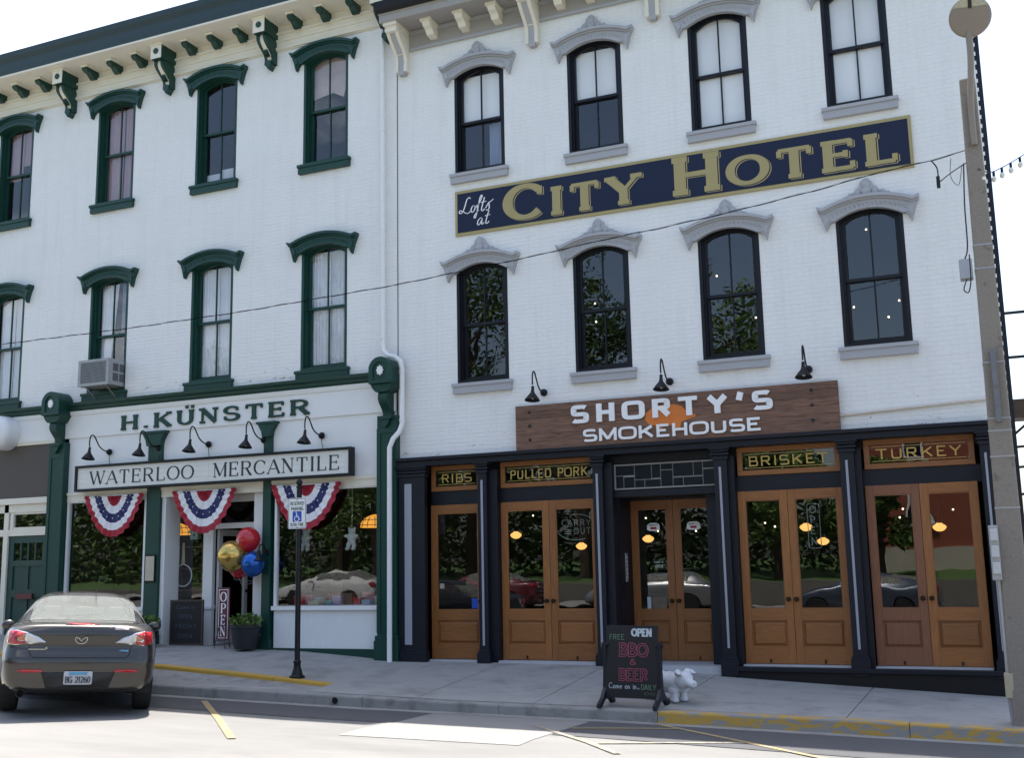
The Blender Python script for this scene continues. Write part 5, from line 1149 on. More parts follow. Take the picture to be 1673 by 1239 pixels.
# fire escape on the side of the building
t = thing('fire_escape', 'black iron fire escape landing on the side of the hotel building', 'fire escape', (8.9, 2, 3.6))
m = MB(); m.box(8.2, 9.6, 1.8, 3.4, 3.60, 3.68); m.box(8.2, 9.6, 1.78, 1.84, 3.48, 3.76); m.build('landing', RUST, t)
m = MB()
for x in (8.62, 9.58): m.box(x-.02, x+.02, 1.80, 1.84, 3.7, 5.1)
for z in (4.4, 5.08): m.box(8.2, 9.6, 1.80, 1.835, z-.02, z+.02)
m.build('railing', METD, t)
m = MB(); m.tube([(8.22, 1.9, 3.2), (8.7, 1.9, 3.6)], .02, 6); m.tube([(8.22, 1.9, 3.2), (8.22, 1.9, 3.6)], .02, 6); m.build('brace', METD, t)
m = MB()
for z in (2.35, 2.75, 3.05, 1.55): m.tube([(8.2, 1.85, z), (9.5, 1.85, z+.05)], .02, 6)
m.build('side_bar', METD, t)

# ================================================================== THINGS INSIDE THE SHOPS
WARM = emit('warm_lamp_glass', (1, .50, .14), .55); BULB = emit('bare_bulb', (1, .80, .55), 2.2)
def pendant(px, py, Y, label, r=.10):
    p = atY(px, py, Y); t = thing('pendant_lamp', label, 'lamp', p, 'schoolhouse pendant lamps in the restaurant')
    MB().lathe([(0, -.62), (.45, -.55), (.8, -.3), (1, 0), (.85, .28), (.45, .5), (.4, .62), (.0, .62)], (0, 0, 0), 18).build('globe', WARM, t, smooth=True, loc=(0, 0, 0)); t.children[0].scale = (r, r, r)
    MB().lathe([(.035, 0), (.03, .06), (.012, .08), (.006, 3.2-p.z-r*.6)], (0, 0, r*.6), 10).build('stem', BRASS, t, loc=(0, 0, 0))
for a in [(843, 875, 1.6, 'lit pendant lamp behind the pulled pork door, left leaf'), (950, 893, 2.4, 'lit pendant lamp behind the pulled pork door, right leaf'), (1059, 881, 2.2, 'lit pendant lamp behind the recessed entrance doors'), (1317, 862, 1.4, 'lit pendant lamp behind brisket doors beside neon sign'), (1345, 885, 2.6, 'lit pendant lamp lower behind the brisket doors'), (1535, 862, 1.5, 'lit pendant lamp behind the turkey doors')]: pendant(*a)
def bulb(px, py, Y, label, top):
    p = atY(px, py, Y); t = thing('light_bulb', label, 'light bulb', p, 'bare bulbs hanging in upper rooms')
    MB().ball((0, 0, 0), .014, 10).build('glass', BULB, t, smooth=True, loc=(0, 0, 0)); MB().tube([(0, 0, .02), (0, 0, top-p.z)], .004, 5).build('cord', BLACK, t, loc=(0, 0, 0))
for px, py, w_ in [(972, 496, 'second window from the downspout, upper sash'), (974, 526, 'second window from the downspout, middle of lower sash'), (1028, 579, 'second window from the downspout, low in a corner'), (1171, 451, 'third window from the downspout, upper sash'), (1235, 519, 'third window from the downspout, lower sash'), (1415, 375, 'window nearest the concrete pole, upper sash'), (1395, 502, 'window nearest the concrete pole, pane farther from pole'), (1452, 518, 'window nearest the concrete pole, lowest bulb'), (1469, 491, 'window nearest the concrete pole, pane towards the pole')]:
    bulb(px, py, 1.5, 'bare lit bulb under hotel sign in '+w_, 7.3)
for px, py, dn in [(1213, 900, 'left brisket door, low down'), (1250, 855, 'left brisket door, near its top'), (1266, 861, 'left brisket door, beside its middle stile'), (1490, 800, 'left turkey door, highest'), (1470, 846, 'left turkey door, lowest'), (1475, 832, 'left turkey door, middle one'), (1557, 833, 'right turkey door'), (1055, 847, 'left recessed door, above the pendant'), (1075, 868, 'left recessed door, under the decal'), (1137, 868, 'right recessed door, under the decal'), (871, 843, 'left pulled pork door')]:
    bulb(px, py, 3.0, 'bare lit bulb seen through the '+dn, 3.2)
t = thing('neon_sign', 'unlit carry out neon sign inside the pulled pork door', 'sign', (1.95, .2, 2.0)); NEO = mat('neon_tube', (.22, .25, .25), .3)
m = MB(); text('CARRY', 1.66, 2.14, 2.06, .10, .20, .006, dict(thick=.10, thin=.10), NEO, None, joined=m, sp=.3); text('OUT', 1.86, 2.14, 1.93, .10, .20, .006, dict(thick=.10, thin=.10), NEO, None, joined=m, sp=.3)
ribbon(m, [(1.9+.33*math.cos(R(a)), 2.04+.2*math.sin(R(a))) for a in range(10, 110, 8)], lambda d: .012, .2, .006, 0); ribbon(m, [(1.9+.33*math.cos(R(a)), 2.04+.2*math.sin(R(a))) for a in range(185, 300, 8)], lambda d: .012, .2, .006, 0)
for i in range(3): ribbon(m, [(1.70, 1.94+i*.03), (1.82, 1.94+i*.03)], lambda d: .01, .2, .006, 0)
m.build('tubes', NEO, t)
t = thing('open_neon_sign', 'tall vertical neon open sign inside the brisket door', 'sign', (5.55, .2, 1.75)); m = MB(); q = rrect(5.44, 5.62, 1.62, 2.26, .03); m.ring(q+[q[0]], rrect(5.45, 5.61, 1.63, 2.25, .025)+[(rrect(5.45, 5.61, 1.63, 2.25, .025))[0]], .2, .215)
for i, c in enumerate('OPEN'): glyph(m, c, 5.48, 2.12-i*.15, .11, .2, .006, dict(thick=.12, thin=.12), 0, .9)
m.build('tubes', NEO, t)
def sticker(name, label, x0, x1, z0, z1, y, ma, cat='sticker'):
    return tag(MB().box(x0, x1, y, y+.002, z0, z1).build(name, ma), label, cat)
sticker('access_sticker', 'blue wheelchair access sticker on the ribs door glass', .10, .21, .80, .96, DY+.018, BLU)
sticker('paper_note', 'small cream paper note taped inside the ribs door', -.48, -.40, 1.12, 1.20, DY+.03, mat('note_paper', (.6, .56, .42), .8), 'note')
for i, (x0, x1) in enumerate(((2.86, 3.07), (3.50, 3.72))):
    t = thing('shop_decal', 'white curved shop decal with red mark on recessed door, %s leaf' % ['left', 'right'][i], 'decal', ((x0+x1)/2, .79, 2.02), 'decals on recessed doors')
    w_ = (x1-x0)/2; c = (x0+x1)/2; MB().prism([(c-w_, 1.98), (c-w_*.6, 1.96), (c+w_*.6, 1.96), (c+w_, 1.98), (c+w_*.9, 2.06), (c+w_*.5, 2.085), (c-w_*.5, 2.085), (c-w_*.9, 2.06)], .812, .815).build('badge', LETW, t)
    MB().box(c-.05, c+.05, .809, .8115, 1.985, 2.02).build('red_mark', RED, t); m = MB(); text("SHORTY'S", c-w_*.7, c+w_*.7, 2.035, .03, .809, .002, GOTH, INK, None, joined=m, sp=.15); m.build('lettering', INK, t)
t = thing('open_notice', 'dark come in notice hung inside recessed door', 'notice', (3.02, .85, 1.4)); MB().box(2.93, 3.13, .83, .835, 1.36, 1.52).build('card', BLACK, t); m = MB(); text('come in', 2.95, 3.10, 1.46, .045, .827, .002, dict(thick=.12, thin=.12), LETW, None, joined=m, sp=.15); text('OPEN', 2.97, 3.09, 1.385, .045, .827, .002, SIGNF, LETW, None, joined=m, sp=.2); m.build('lettering', LETW, t)
sticker('door_poster', 'pale poster low on the recessed left door glass', 2.82, 2.88, .76, .94, .815, mat('pale_poster', (.45, .5, .55), .7), 'poster'); sticker('door_flyer', 'tan framed flyer low on the recessed left door glass', 2.90, 3.13, .76, .93, .818, mat('tan_flyer', (.16, .12, .08), .7, var=.5, scale=20), 'flyer')
t = thing('intercom', 'narrow steel intercom panel on the wall of the recessed entry', 'intercom', (2.6, .5, 1.35)); MB().box(2.598, 2.612, .45, .56, 1.18, 1.62).build('plate', METG, t, bevel=.004); m = MB()
for i in range(6): m.box(2.612, 2.616, .49, .52, 1.24+.06*i, 1.265+.06*i)
m.build('buttons', LETW, t)
# dining tables seen dimly
for i, (x, y) in enumerate(((.2, 2.2), (1.6, 3.2), (5.2, 2.4), (7.0, 2.6))):
    t = thing('dining_table', 'dark wood dining table inside the restaurant behind the %s' % ['ribs door', 'pulled pork doors', 'brisket doors', 'turkey doors'][i], 'table', (x, y, -.06), 'restaurant tables'); MB().lathe([(.45, .74), (.45, .77)], (0, 0, 0), 20).build('table_top', OAKH, t, loc=(0, 0, 0)); MB().lathe([(.25, 0), (.25, .02), (.04, .05), (.04, .74)], (0, 0, 0), 12).build('pedestal', METD, t, loc=(0, 0, 0))
# mercantile shop window goods
AMB = emit('stained_glass_amber', (1, .42, .06), .35)
for (px, py, lab) in ((290, 866, 'amber stained glass lamp behind mint birdhouse in the sidelight'), (613, 853, 'amber stained glass lamp at the far end of the display window')):
    p = atY(px, py, .75); t = thing('stained_glass_lamp', lab, 'lamp', p, 'stained glass lamps'); MB().lathe([(.26, -.10), (.25, -.02), (.18, .07), (.06, .12), (.0, .13)], (0, 0, 0), 20).build('shade', AMB, t, loc=(0, 0, 0)); m = MB()
    for i in range(12): a = i*math.pi/6; m.tube([(.262*math.cos(a), .262*math.sin(a), -.10), (.252*math.cos(a), .252*math.sin(a), -.02), (.182*math.cos(a), .182*math.sin(a), .075)], .006, 4)
    for r_, z in ((.258, -.06), (.22, .03)): m.tube([(r_*math.cos(i*math.pi/10), r_*math.sin(i*math.pi/10), z) for i in range(21)], .006, 4)
    m.build('leading', BLACK, t, loc=(0, 0, 0)); MB().tube([(0, 0, .13), (0, 0, 3.0-p.z)], .006, 5).build('chain', METD, t, loc=(0, 0, 0))
MINT = mat('mint_paint', (.28, .42, .36), .7)
for px, py, lab in ((283, 870, 'mint green birdhouse hanging in front of the amber lamp'), (320, 873, 'mint green birdhouse with round hole hanging by the door jamb')):
    p = atY(px, py, .50); t = thing('birdhouse', lab, 'birdhouse', p, 'hanging birdhouses'); MB().prism([(-.085, -.10), (.085, -.10), (.085, .04), (0, .14), (-.085, .04)], -.05, .05).build('house', MINT, t, loc=(0, 0, 0)); m = MB(); m.prism([(-.11, .02), (0, .145), (.11, .02), (.12, .035), (0, .17), (-.12, .035)][::-1], -.07, .07); m.build('roof', MINT, t, loc=(0, 0, 0)); MB().lathe([(0, -.006), (.022, -.006), (.022, 0)], (0, -.05, -.02), 10, ax='y').build('entry_hole', BLACK, t, loc=(0, 0, 0)); MB().tube([(0, 0, .16), (0, 0, 2.9-p.z)], .003, 4).build('cord', BLACK, t, loc=(0, 0, 0))
p = atY(299, 941, .46); t = thing('hoop_wreath', 'white hoop with a pale ribbon hanging in the sidelight', 'hoop', p); MB().tube([(.20*math.cos(i*math.pi/16), 0, .20*math.sin(i*math.pi/16)) for i in range(33)], .012, 6).build('ring', WHITEF, t, loc=(0, 0, 0)); MB().prism([(-.04, .19), (.04, .19), (.02, .6), (-.02, .6)], -.01, .0).build('ribbon', mat('pale_ribbon', (.5, .48, .3), .8), t, loc=(0, 0, 0))
PL = mat('plush_white', (.62, .64, .62), .95, var=.1)
for px, py, lab, cl in ((500, 882, 'pale grey plush doll hanging by a cord behind the parking sign', mat('plush_grey', (.42, .45, .46), .95)), (575, 880, 'white plush lamb hanging by a cord in the display window', PL)):
    p = atY(px, py, .35); t = thing('plush_toy', lab, 'toy', p, 'hanging plush toys'); blob('body', [((0, 0, .12), .065, (1, 1, .95)), ((0, 0, 0), .085, (.95, .8, 1.25)), ((-.09, -.02, .04), .035, (1.6, 1, .9)), ((.09, -.02, .04), .035, (1.6, 1, .9)), ((-.055, -.02, -.12), .045, (.9, 1, 1.5)), ((.055, -.02, -.12), .045, (.9, 1, 1.5)), ((-.06, -.05, -.18), .04, (1, 1.4, .8)), ((.06, -.05, -.18), .04, (1, 1.4, .8)), ((-.06, 0, .165), .025, (1, .6, 1.4)), ((.06, 0, .165), .025, (1, .6, 1.4))], cl, t, (0, 0, 0), .012); MB().tube([(0, 0, .18), (0, 0, 2.9-p.z)], .003, 4).build('cord', WHITEF, t, loc=(0, 0, 0))
t = thing('display_table', 'low white display bench behind the shop window', 'bench', (-2.6, .8, .16)); MB().box(-3.55, -1.6, .25, 1.3, .80, .86).build('table_top', WPAINT, t)
for x in (-3.5, -1.65):
    for y in (.3, 1.25): MB().box(x-.03, x+.03, y-.03, y+.03, .16, .80).build('leg', WPAINT, t)
rng = random.Random(11); cols = [('red', (.45, .03, .03)), ('rose', (.5, .2, .22)), ('pale blue', (.3, .4, .5)), ('cream', (.6, .55, .42)), ('terracotta', (.35, .12, .05)), ('teal', (.08, .25, .25)), ('lilac', (.4, .3, .45)), ('brown', (.15, .08, .05))]
for i in range(14):
    nm, c = cols[i % 8]; x = -3.45+i*.14; y = .34+rng.uniform(0, .5); w_, d_, h_ = rng.uniform(.07, .12), rng.uniform(.06, .1), rng.uniform(.06, .26)
    t = thing('gift_box', '%s gift box on the white window bench, %s row' % (nm, 'first' if i < 8 else 'further'), 'box', (x, y, .862)); ma = mat('gift_'+nm.replace(' ', '_'), c, .7)
    MB().box(-w_, w_, -d_, d_, 0, h_).build('carton', ma, t, loc=(0, 0, 0), bevel=.01); MB().box(-w_-.006, w_+.006, -d_-.006, d_+.006, h_*.75, h_+.004).build('lid', ma, t, loc=(0, 0, 0), bevel=.006)
for i, (x, y, z1, nm, c) in enumerate(((-7.9, 1.2, 1.7, 'dark', (.06, .04, .03)), (-6.9, 1.6, 2.0, 'oak', (.2, .1, .05)), (-4.8, 3.0, 1.9, 'dark', (.06, .04, .03)), (-2.4, 2.4, 2.0, 'oak', (.2, .1, .05)))):
    t = thing('display_shelf', '%s wood shelf unit inside the mercantile shop, %s' % (nm, ['by the car window', 'behind the green column', 'deep in the doorway', 'behind the plush toys'][i]), 'shelf', (x, y, .16)); ma = mat('shelf_'+nm, c, .7)
    for s in (-.4, .4): MB().box(s-.02, s+.02, 0, .35, 0, z1-.16).build('side', ma, t, loc=(0, 0, 0))
    for k in range(5): MB().box(-.38, .38, .01, .34, .1+k*(z1-.3)/4, .12+k*(z1-.3)/4).build('shelf_board', ma, t, loc=(0, 0, 0))

# ================================================================== CAR
# half section points k0..k10 as (x, z) for stations along the length; y=0 rear axle, forward +y
ST = [  # y, hw, zb, zbelt, deck/roof top z, k7 x, k8 x, k8 z, k9 x
 (-.985, .66, .34, .86, .90, .58, .46, .885, .28),
 (-.97, .74, .30, .93, .985, .66, .52, .975, .30),
 (-.90, .815, .27, .98, 1.045, .72, .56, 1.035, .32),
 (-.72, .86, .25, 1.0, 1.075, .745, .60, 1.065, .34),
 (-.50, .873, .24, 1.005, 1.085, .755, .625, 1.075, .36),
 (-.30, .877, .23, 1.005, 1.155, .755, .615, 1.135, .36),
 (.02, .877, .22, 1.0, 1.29, .76, .60, 1.26, .36),
 (.34, .877, .21, .995, 1.395, .765, .575, 1.36, .35),
 (.50, .877, .21, .99, 1.425, .77, .57, 1.385, .34),
 (1.0, .877, .20, .975, 1.455, .775, .57, 1.41, .34),
 (1.30, .877, .20, .97, 1.44, .775, .565, 1.395, .34),
 (1.62, .875, .20, .96, 1.345, .77, .57, 1.30, .34),
 (2.0, .873, .20, .955, 1.16, .765, .62, 1.125, .38),
 (2.30, .87, .20, .95, 1.00, .755, .66, .985, .42),
 (2.65, .862, .20, .92, .965, .74, .62, .95, .40),
 (3.10, .83, .22, .83, .89, .70, .56, .875, .36),
 (3.38, .75, .24, .73, .78, .62, .48, .765, .3),
 (3.55, .58, .28, .60, .64, .46, .36, .63, .22)]
def car_section(s):
    y, hw, zb, zt, zr, x7, x8, z8, x9 = s
    zt = min(zt, zr-.015)
    return [(0, zb), (.55*hw, zb), (hw-.10, zb+.01), (hw-.025, zb+.13), (hw, zb+(zt-zb)*.42), (hw-.004, zb+(zt-zb)*.70), (hw-.04, zt-.01), (x7, zt+.022 if zr-zt > .05 else zt+.012), (x8, z8), (x9, z8+(zr-z8)*.75), (0, zr)]
def make_car(name, label, paint, group=None, detail=True):
    root = thing(name, label, 'car', (0, 0, 0), group)
    vs = []; fs = []; mi = []; K = 11; NR = 2*K-2
    for s in ST:
        h = car_section(s); ring = [(x, s[0], z) for x, z in h]+[(-x, s[0], z) for x, z in h[1:-1]][::-1]; vs += ring
    ns = len(ST)
    for i in range(ns-1):
        for j in range(NR):
            jn = (j+1) % NR; k = j if j < K-1 else NR-1-j     # segment index on the half section
            f = (i*NR+j, i*NR+jn, (i+1)*NR+jn, (i+1)*NR+j); g = 0
            if k in (8, 9) and 4 <= i <= 6: g = 1             # rear window
            if k in (8, 9) and 10 <= i <= 12: g = 2           # windscreen
            if k == 7 and i in (6, 7, 8, 9, 10): g = 3         # side windows
            fs.append(f); mi.append(g)
    # rear and front caps: lateral strips
    for i, fl in ((0, 0), (ns-1, 1)):
        b = i*NR
        for k in range(K-1):
            l0 = (NR-k) % NR; l1 = NR-k-1 if k+1 < K-1 else K-1
            q = [b+k, b+k+1, b+l1, b+l0]; q = [v for n_, v in enumerate(q) if v not in q[:n_]]
            if len(q) > 2: fs.append(q if fl else q[::-1]); mi.append(0)
    me = bpy.data.meshes.new('car_cage'); me.from_pydata(vs, [], fs)
    for m_ in range(4): me.materials.append(paint)
    me.polygons.foreach_set('material_index', mi); me.update()
    tmp = bpy.data.objects.new('car_cage', me); COL.objects.link(tmp)
    bmt = bmesh.new(); bmt.from_mesh(me); bmesh.ops.recalc_face_normals(bmt, faces=bmt.faces); bmt.to_mesh(me); bmt.free()
    sub = tmp.modifiers.new('s', 'SUBSURF'); sub.levels = 3; sub.render_levels = 3
    cm_ = MB()
    for y in (0, 2.64):
        for s in (-1, 1): cm_.lathe([(.365, -.22), (.365, .22)], (s*.80, y, .315), 28, ax='x')
    cut = bpy.data.objects.new('cut', cm_.mesh('cut', paint)); COL.objects.link(cut)
    bo = tmp.modifiers.new('b', 'BOOLEAN'); bo.object = cut; bo.operation = 'DIFFERENCE'; bo.solver = 'EXACT'
    dg = bpy.context.evaluated_depsgraph_get(); dg.update()
    ev = bpy.data.meshes.new_from_object(tmp.evaluated_get(dg))
    bpy.data.objects.remove(tmp); bpy.data.objects.remove(cut)
    bm = bmesh.new(); bm.from_mesh(ev)
    def bulge(v):      # rear bumper shelf and tucked-in lid
        if v.y < -.55:
            w_ = min(1, (-.55-v.y)/.3); z = v.z
            d = .035*math.exp(-((z-.60)/.11)**2)-.030*math.exp(-((z-.80)/.09)**2)+.03*math.exp(-((z-1.04)/.035)**2)
            v.y -= d*w_
    for v in bm.verts: bulge(v.co)
    bm.normal_update(); bvh = BVHTree.FromBMesh(bm)
    names = {0: ('body', paint), 1: ('rear_window', GLASSC), 2: ('windscreen', GLASSC), 3: ('side_window', GLASSC)}
    parts = {}
    for g, (nm, ma) in names.items():
        b2 = bm.copy(); bmesh.ops.delete(b2, geom=[f for f in b2.faces if f.material_index != g], context='FACES')
        for f in b2.faces: f.material_index = 0; f.smooth = True
        mm = bpy.data.meshes.new(nm); b2.to_mesh(mm); b2.free(); mm.materials.append(ma); parts[nm] = link(nm, mm, root, (0, 0, 0))
    body = parts['body']
    def decal(nm, poly, ma, off=.006, par=root, dirv=Vector((0, 1, 0)), start=-3., n=26, thick=.01):
        x0, x1 = min(p[0] for p in poly), max(p[0] for p in poly); z0, z1 = min(p[1] for p in poly), max(p[1] for p in poly)
        bb = bmesh.new(); f = bb.faces.new([bb.verts.new((x, 0, z)) for x, z in poly]); bmesh.ops.triangulate(bb, faces=[f])
        for _ in range(3 if (x1-x0) > .12 or (z1-z0) > .12 else 2): bmesh.ops.subdivide_edges(bb, edges=[e for e in bb.edges if e.calc_length() > .03], cuts=1)
        ok = True
        for v in bb.verts:
            hit = bvh.ray_cast(Vector((v.co.x, start, v.co.z)), dirv)
            v.co.y = (hit[0].y if hit[0] else -.9)-off
        bmesh.ops.recalc_face_normals(bb, faces=bb.faces)
        for f in bb.faces: f.smooth = True
        if sum(f.normal.y for f in bb.faces) > 0: bmesh.ops.reverse_faces(bb, faces=bb.faces)
        r_ = bmesh.ops.extrude_face_region(bb, geom=bb.faces[:]); 
        for v in [g for g in r_['geom'] if isinstance(g, bmesh.types.BMVert)]: v.co.y -= thick
        mm = bpy.data.meshes.new(nm); bb.to_mesh(mm); bb.free(); mm.materials.append(ma); return link(nm, mm, par, (0, 0, 0))
    REDL = mat('tail_light_red', (.42, .012, .018), .15, var=.1, coat=.6); CLR = mat('tail_light_clear', (.62, .60, .58), .12, var=.15, scale=20, coat=.6); AMBL = mat('tail_light_amber', (.5, .2, .1), .15, coat=.5); CHR = mat('chrome', (.6, .6, .6), .12, metal=1, var=.02)
    SEAM = mat('panel_gap', (.004, .004, .004), .8); PLASTIC = mat('black_trim_plastic', (.02, .02, .021), .6)
    for s in (-1, 1):
        F = lambda pts: [(s*x, z) for x, z in pts]
        tlo = decal('tail_light', F([(.37, .835), (.46, .895), (.58, .945), (.70, .975), (.79, .975), (.815, .90), (.80, .815), (.70, .80), (.55, .812)]), CHR, .004, root, thick=.006)
        decal('clear_lens', F([(.395, .838), (.47, .888), (.57, .928), (.585, .83), (.50, .83)]), CLR, .011, tlo, thick=.006)
        decal('red_lens', F([(.60, .94), (.70, .966), (.785, .966), (.805, .90), (.792, .822), (.70, .812), (.605, .825), (.60, .85), (.69, .845), (.715, .89), (.69, .935)]), REDL, .011, tlo, thick=.006)
        decal('indicator_lens', F([(.61, .858), (.675, .858), (.695, .89), (.675, .925), (.612, .925)]), AMBL, .011, tlo, thick=.005)
        decal('reflector', F([(.38, .505), (.62, .50), (.66, .525), (.60, .535), (.40, .535)]), REDL, .004, root, thick=.004)
        decal('lid_gap', F([(.556, .80), (.562, .80), (.545, .70), (.50, .665), (.495, .669), (.538, .704)]), SEAM, .001, root, thick=.002)
    decal('lid_gap', [(-.50, .664), (.50, .664), (.50, .670), (-.50, .670)], SEAM, .001, root, thick=.002)
    decal('lower_valance', [(-.40, .50), (.40, .50), (.34, .33), (-.34, .33)], PLASTIC, .002, root, thick=.004)
    decal('brake_light', [(-.19, 1.035), (.19, 1.035), (.175, 1.060), (-.175, 1.060)], REDL, .004, root, thick=.004)
    pl = decal('licence_plate', rrect(-.155, .155, .365, .515, .015), mat('plate_white', (.46, .48, .52), .4, var=.1), .012, root, thick=.006)
    yq = min(v.co.y for v in pl.data.vertices)-.0015
    m = MB(); text('BG 21260', -.135, .135, .385, .07, yq, .0015, SIGNF, INK, None, joined=m, sp=.1); m.build('plate_number', INK, pl, loc=(0, 0, 0))
    m = MB(); m.box(-.1, .1, yq, yq+.0012, .475, .505); m.build('plate_band', mat('plate_blue', (.08, .3, .5), .4, var=.3), pl, loc=(0, 0, 0))
    hit = bvh.ray_cast(Vector((0, -3, .875)), Vector((0, 1, 0)))[0]; yb = hit.y-.006
    m = MB(); ov = [(.065*math.cos(i*math.pi/12), .875+.05*math.sin(i*math.pi/12)) for i in range(25)]; ribbon(m, ov, lambda d: .011, yb, .005, 0, True); ribbon(m, spline([(-.06, .893), (-.034, .889), (-.014, .872), (0, .855), (.014, .872), (.034, .889), (.06, .893)], 4), lambda d: .010, yb-.001, .004, 0); m.build('badge', CHR, root, loc=(0, 0, 0))
    m = MB(); hit = bvh.ray_cast(Vector((-.46, -3, .755)), Vector((0, 1, 0)))[0]; m.box(-.56, -.36, hit.y-.006, hit.y+.01, .752, .764); m.box(-.38, -.36, hit.y-.006, hit.y+.01, .752, .782); m.build('name_badge', CHR, root, loc=(0, 0, 0))
    decal('eco_badge', [(.41, .742), (.53, .735), (.53, .757), (.45, .757)], mat('eco_blue', (.12, .3, .42), .4), .004, root, thick=.003)
    decal('bumper_sticker', [(.36, .985), (.52, .985), (.52, 1.03), (.36, 1.03)], mat('sticker_white', (.62, .52, .58), .5, var=.3, scale=30), .004, root, thick=.002)
    m = MB(); m.lathe([(.045, 0), (.05, -.10), (.042, -.10), (.038, 0)], (-.60, -.88, .27), 14, ax='y'); m.build('exhaust', METD, root, loc=(0, 0, 0), smooth=True)
    # wheels
    for y in (0, 2.64):
        for s in (-1, 1):
            wv = MB(); wv.lathe([(.19, -.10), (.29, -.105), (.312, -.085), (.317, 0), (.312, .085), (.29, .105), (.19, .10)], (0, 0, 0), 28, ax='x'); wh = wv.build('wheel', mat('tyre_rubber', (.012, .012, .012), .85), root, loc=(s*.765, y, .317), smooth=True)
            r_ = MB(); r_.lathe([(.19, -.08), (.20, .09), (.185, .095), (.175, .06), (.06, .075), (0, .08)], (0, 0, 0), 24, ax='x'); ro = r_.build('rim', mat('alloy', (.3, .3, .31), .35, metal=.8), wh, loc=(0, 0, 0), smooth=True); ro.scale = (s, 1, 1)
    # mirrors, interior
    for s in (-1, 1): m = MB(); m.ball((s*.95, 1.72, .98), .09, 12, 0, (1, .6, .75)); m.box(min(s*.84, s*.92), max(s*.84, s*.92), 1.70, 1.76, .93, .96); m.build('door_mirror', paint, root, loc=(0, 0, 0), smooth=True)
    SEAT = mat('beige_upholstery', (.22, .205, .18), .9)
    m = MB(); m.box(-.62, .62, -.42, .12, .93, .985); m.build('parcel_shelf', SEAT, root, loc=(0, 0, 0))
    for x in (-.38, 0, .38): m = MB(); m.box(x-.17, x+.17, .12, .30, .60, 1.10); m.box(x-.11, x+.11, .14, .24, 1.10, 1.25); m.build('rear_seat', SEAT, root, loc=(0, 0, 0), bevel=.05)
    for x in (-.38, .38): m = MB(); m.box(x-.23, x+.23, 1.0, 1.2, .5, 1.12); m.box(x-.13, x+.13, 1.02, 1.12, 1.12, 1.30); m.build('front_seat', SEAT, root, loc=(0, 0, 0), bevel=.06)
    m = MB(); m.box(-.7, .7, 1.75, 2.25, .7, .93); m.build('dashboard', PLASTIC, root, loc=(0, 0, 0), bevel=.05)
    MB().ball((.02, -.30, 1.02), .035, 10).build('yellow_ball', mat('yellow_toy', (.6, .5, .05), .6), root, loc=(0, 0, 0))
    MB().tube([(.12, .38, 1.40), (.15, .1, 1.62)], .004, 5).build('aerial', PLASTIC, root, loc=(0, 0, 0))
    m = MB(); m.box(-.80, .80, -.80, 3.2, .26, .36); m.build('underbody', SEAM, root, loc=(0, 0, 0))
    bm.free(); return root
CARP = mat('dark_bronze_car_paint', (.040, .035, .030), .32, metal=.5, var=.04, coat=.9)
car = make_car('parked_car', 'dark bronze sedan angle parked nose to the kerb, rear plate visible', CARP)
def seat_car(o, x, y, hd, h=gz):
    d = Vector((-math.sin(hd), math.cos(hd), 0)); r_ = Vector((math.cos(hd), math.sin(hd), 0)); P = Vector((x, y, 0))
    zz = lambda p: h(p.x, min(p.y, -3.05) if p.y < 0 else p.y)
    rl, rr_, fl, fr_2 = [P+r_*s*.765+d*f for f in (0, 2.64) for s in (-1, 1)]
    zr = (zz(rl)+zz(rr_))/2; zf = (zz(fl)+zz(fr_2))/2; zl = (zz(rl)+zz(fl))/2; zrr = (zz(rr_)+zz(fr_2))/2
    f3 = (d*2.64+Vector((0, 0, zf-zr))).normalized(); x3 = (r_*1.53+Vector((0, 0, zrr-zl))).normalized(); z3 = x3.cross(f3).normalized(); x3 = f3.cross(z3)
    o.rotation_mode = 'QUATERNION'; o.rotation_quaternion = Matrix((x3, f3, z3)).transposed().to_quaternion(); o.location = (x, y, zr)
# right rear tyre contact at about (-2.0,-4.86)
hd = R(44.5); rr0 = Vector((math.cos(hd), math.sin(hd), 0))*.85
seat_car(car, -2.02-rr0.x, -4.86-rr0.y, hd)
def recolour(c, ma):
    for ch in c.children:
        for i, sl in enumerate(ch.material_slots):
            if sl.material == CARP: sl.link = 'OBJECT'; sl.material = ma
# ================================================================== ACROSS THE STREET (seen in the glass)
for i, (x, y, h_, ma, lab) in enumerate(((-14.5, -20.6, 92, mat('white_car_paint', (.62, .62, .60), .3, coat=.9), 'white sedan parked along the far kerb'), (-8.2, -20.7, 90, mat('maroon_car_paint', (.13, .012, .018), .3, coat=.9), 'maroon sedan parked along the far kerb'), (-2.0, -20.6, 91, mat('silver_car_paint', (.30, .31, .32), .3, metal=.6, coat=.8), 'silver sedan parked along the far kerb'), (5.0, -20.8, 90, mat('blue_grey_car_paint', (.07, .09, .12), .3, metal=.4, coat=.8), 'slate blue sedan parked along the far kerb'))):
    c = dup(car); tag(c, lab, 'car', 'cars along the far kerb'); seat_car(c, x, y, R(h_)); recolour(c, ma)
m = MB(); sheet(m, frange(-40, 40, 2), [-25.5, -22.2], .14, 0, lambda x, y: gz(x, -20)); kind(m.build('far_sidewalk', CONC), 'structure')
m = MB(); m.box(-40, 40, -26.2, -25.6, -.6, .75); wb = m.build('retaining_wall', mat('retaining_stone', (.16, .15, .13), .9, var=.2)); tag(wb, 'low pale stone retaining wall along far sidewalk', 'wall')
m = MB(); sheet(m, frange(-60, 60, 6), [-60, -44, -34, -26.2], 0, 0, lambda x, y: .72+(-26.2-y)*.03); kind(m.build('lawn', GRASS), 'structure')
wd_ = MB(); g_ = random.Random(5)
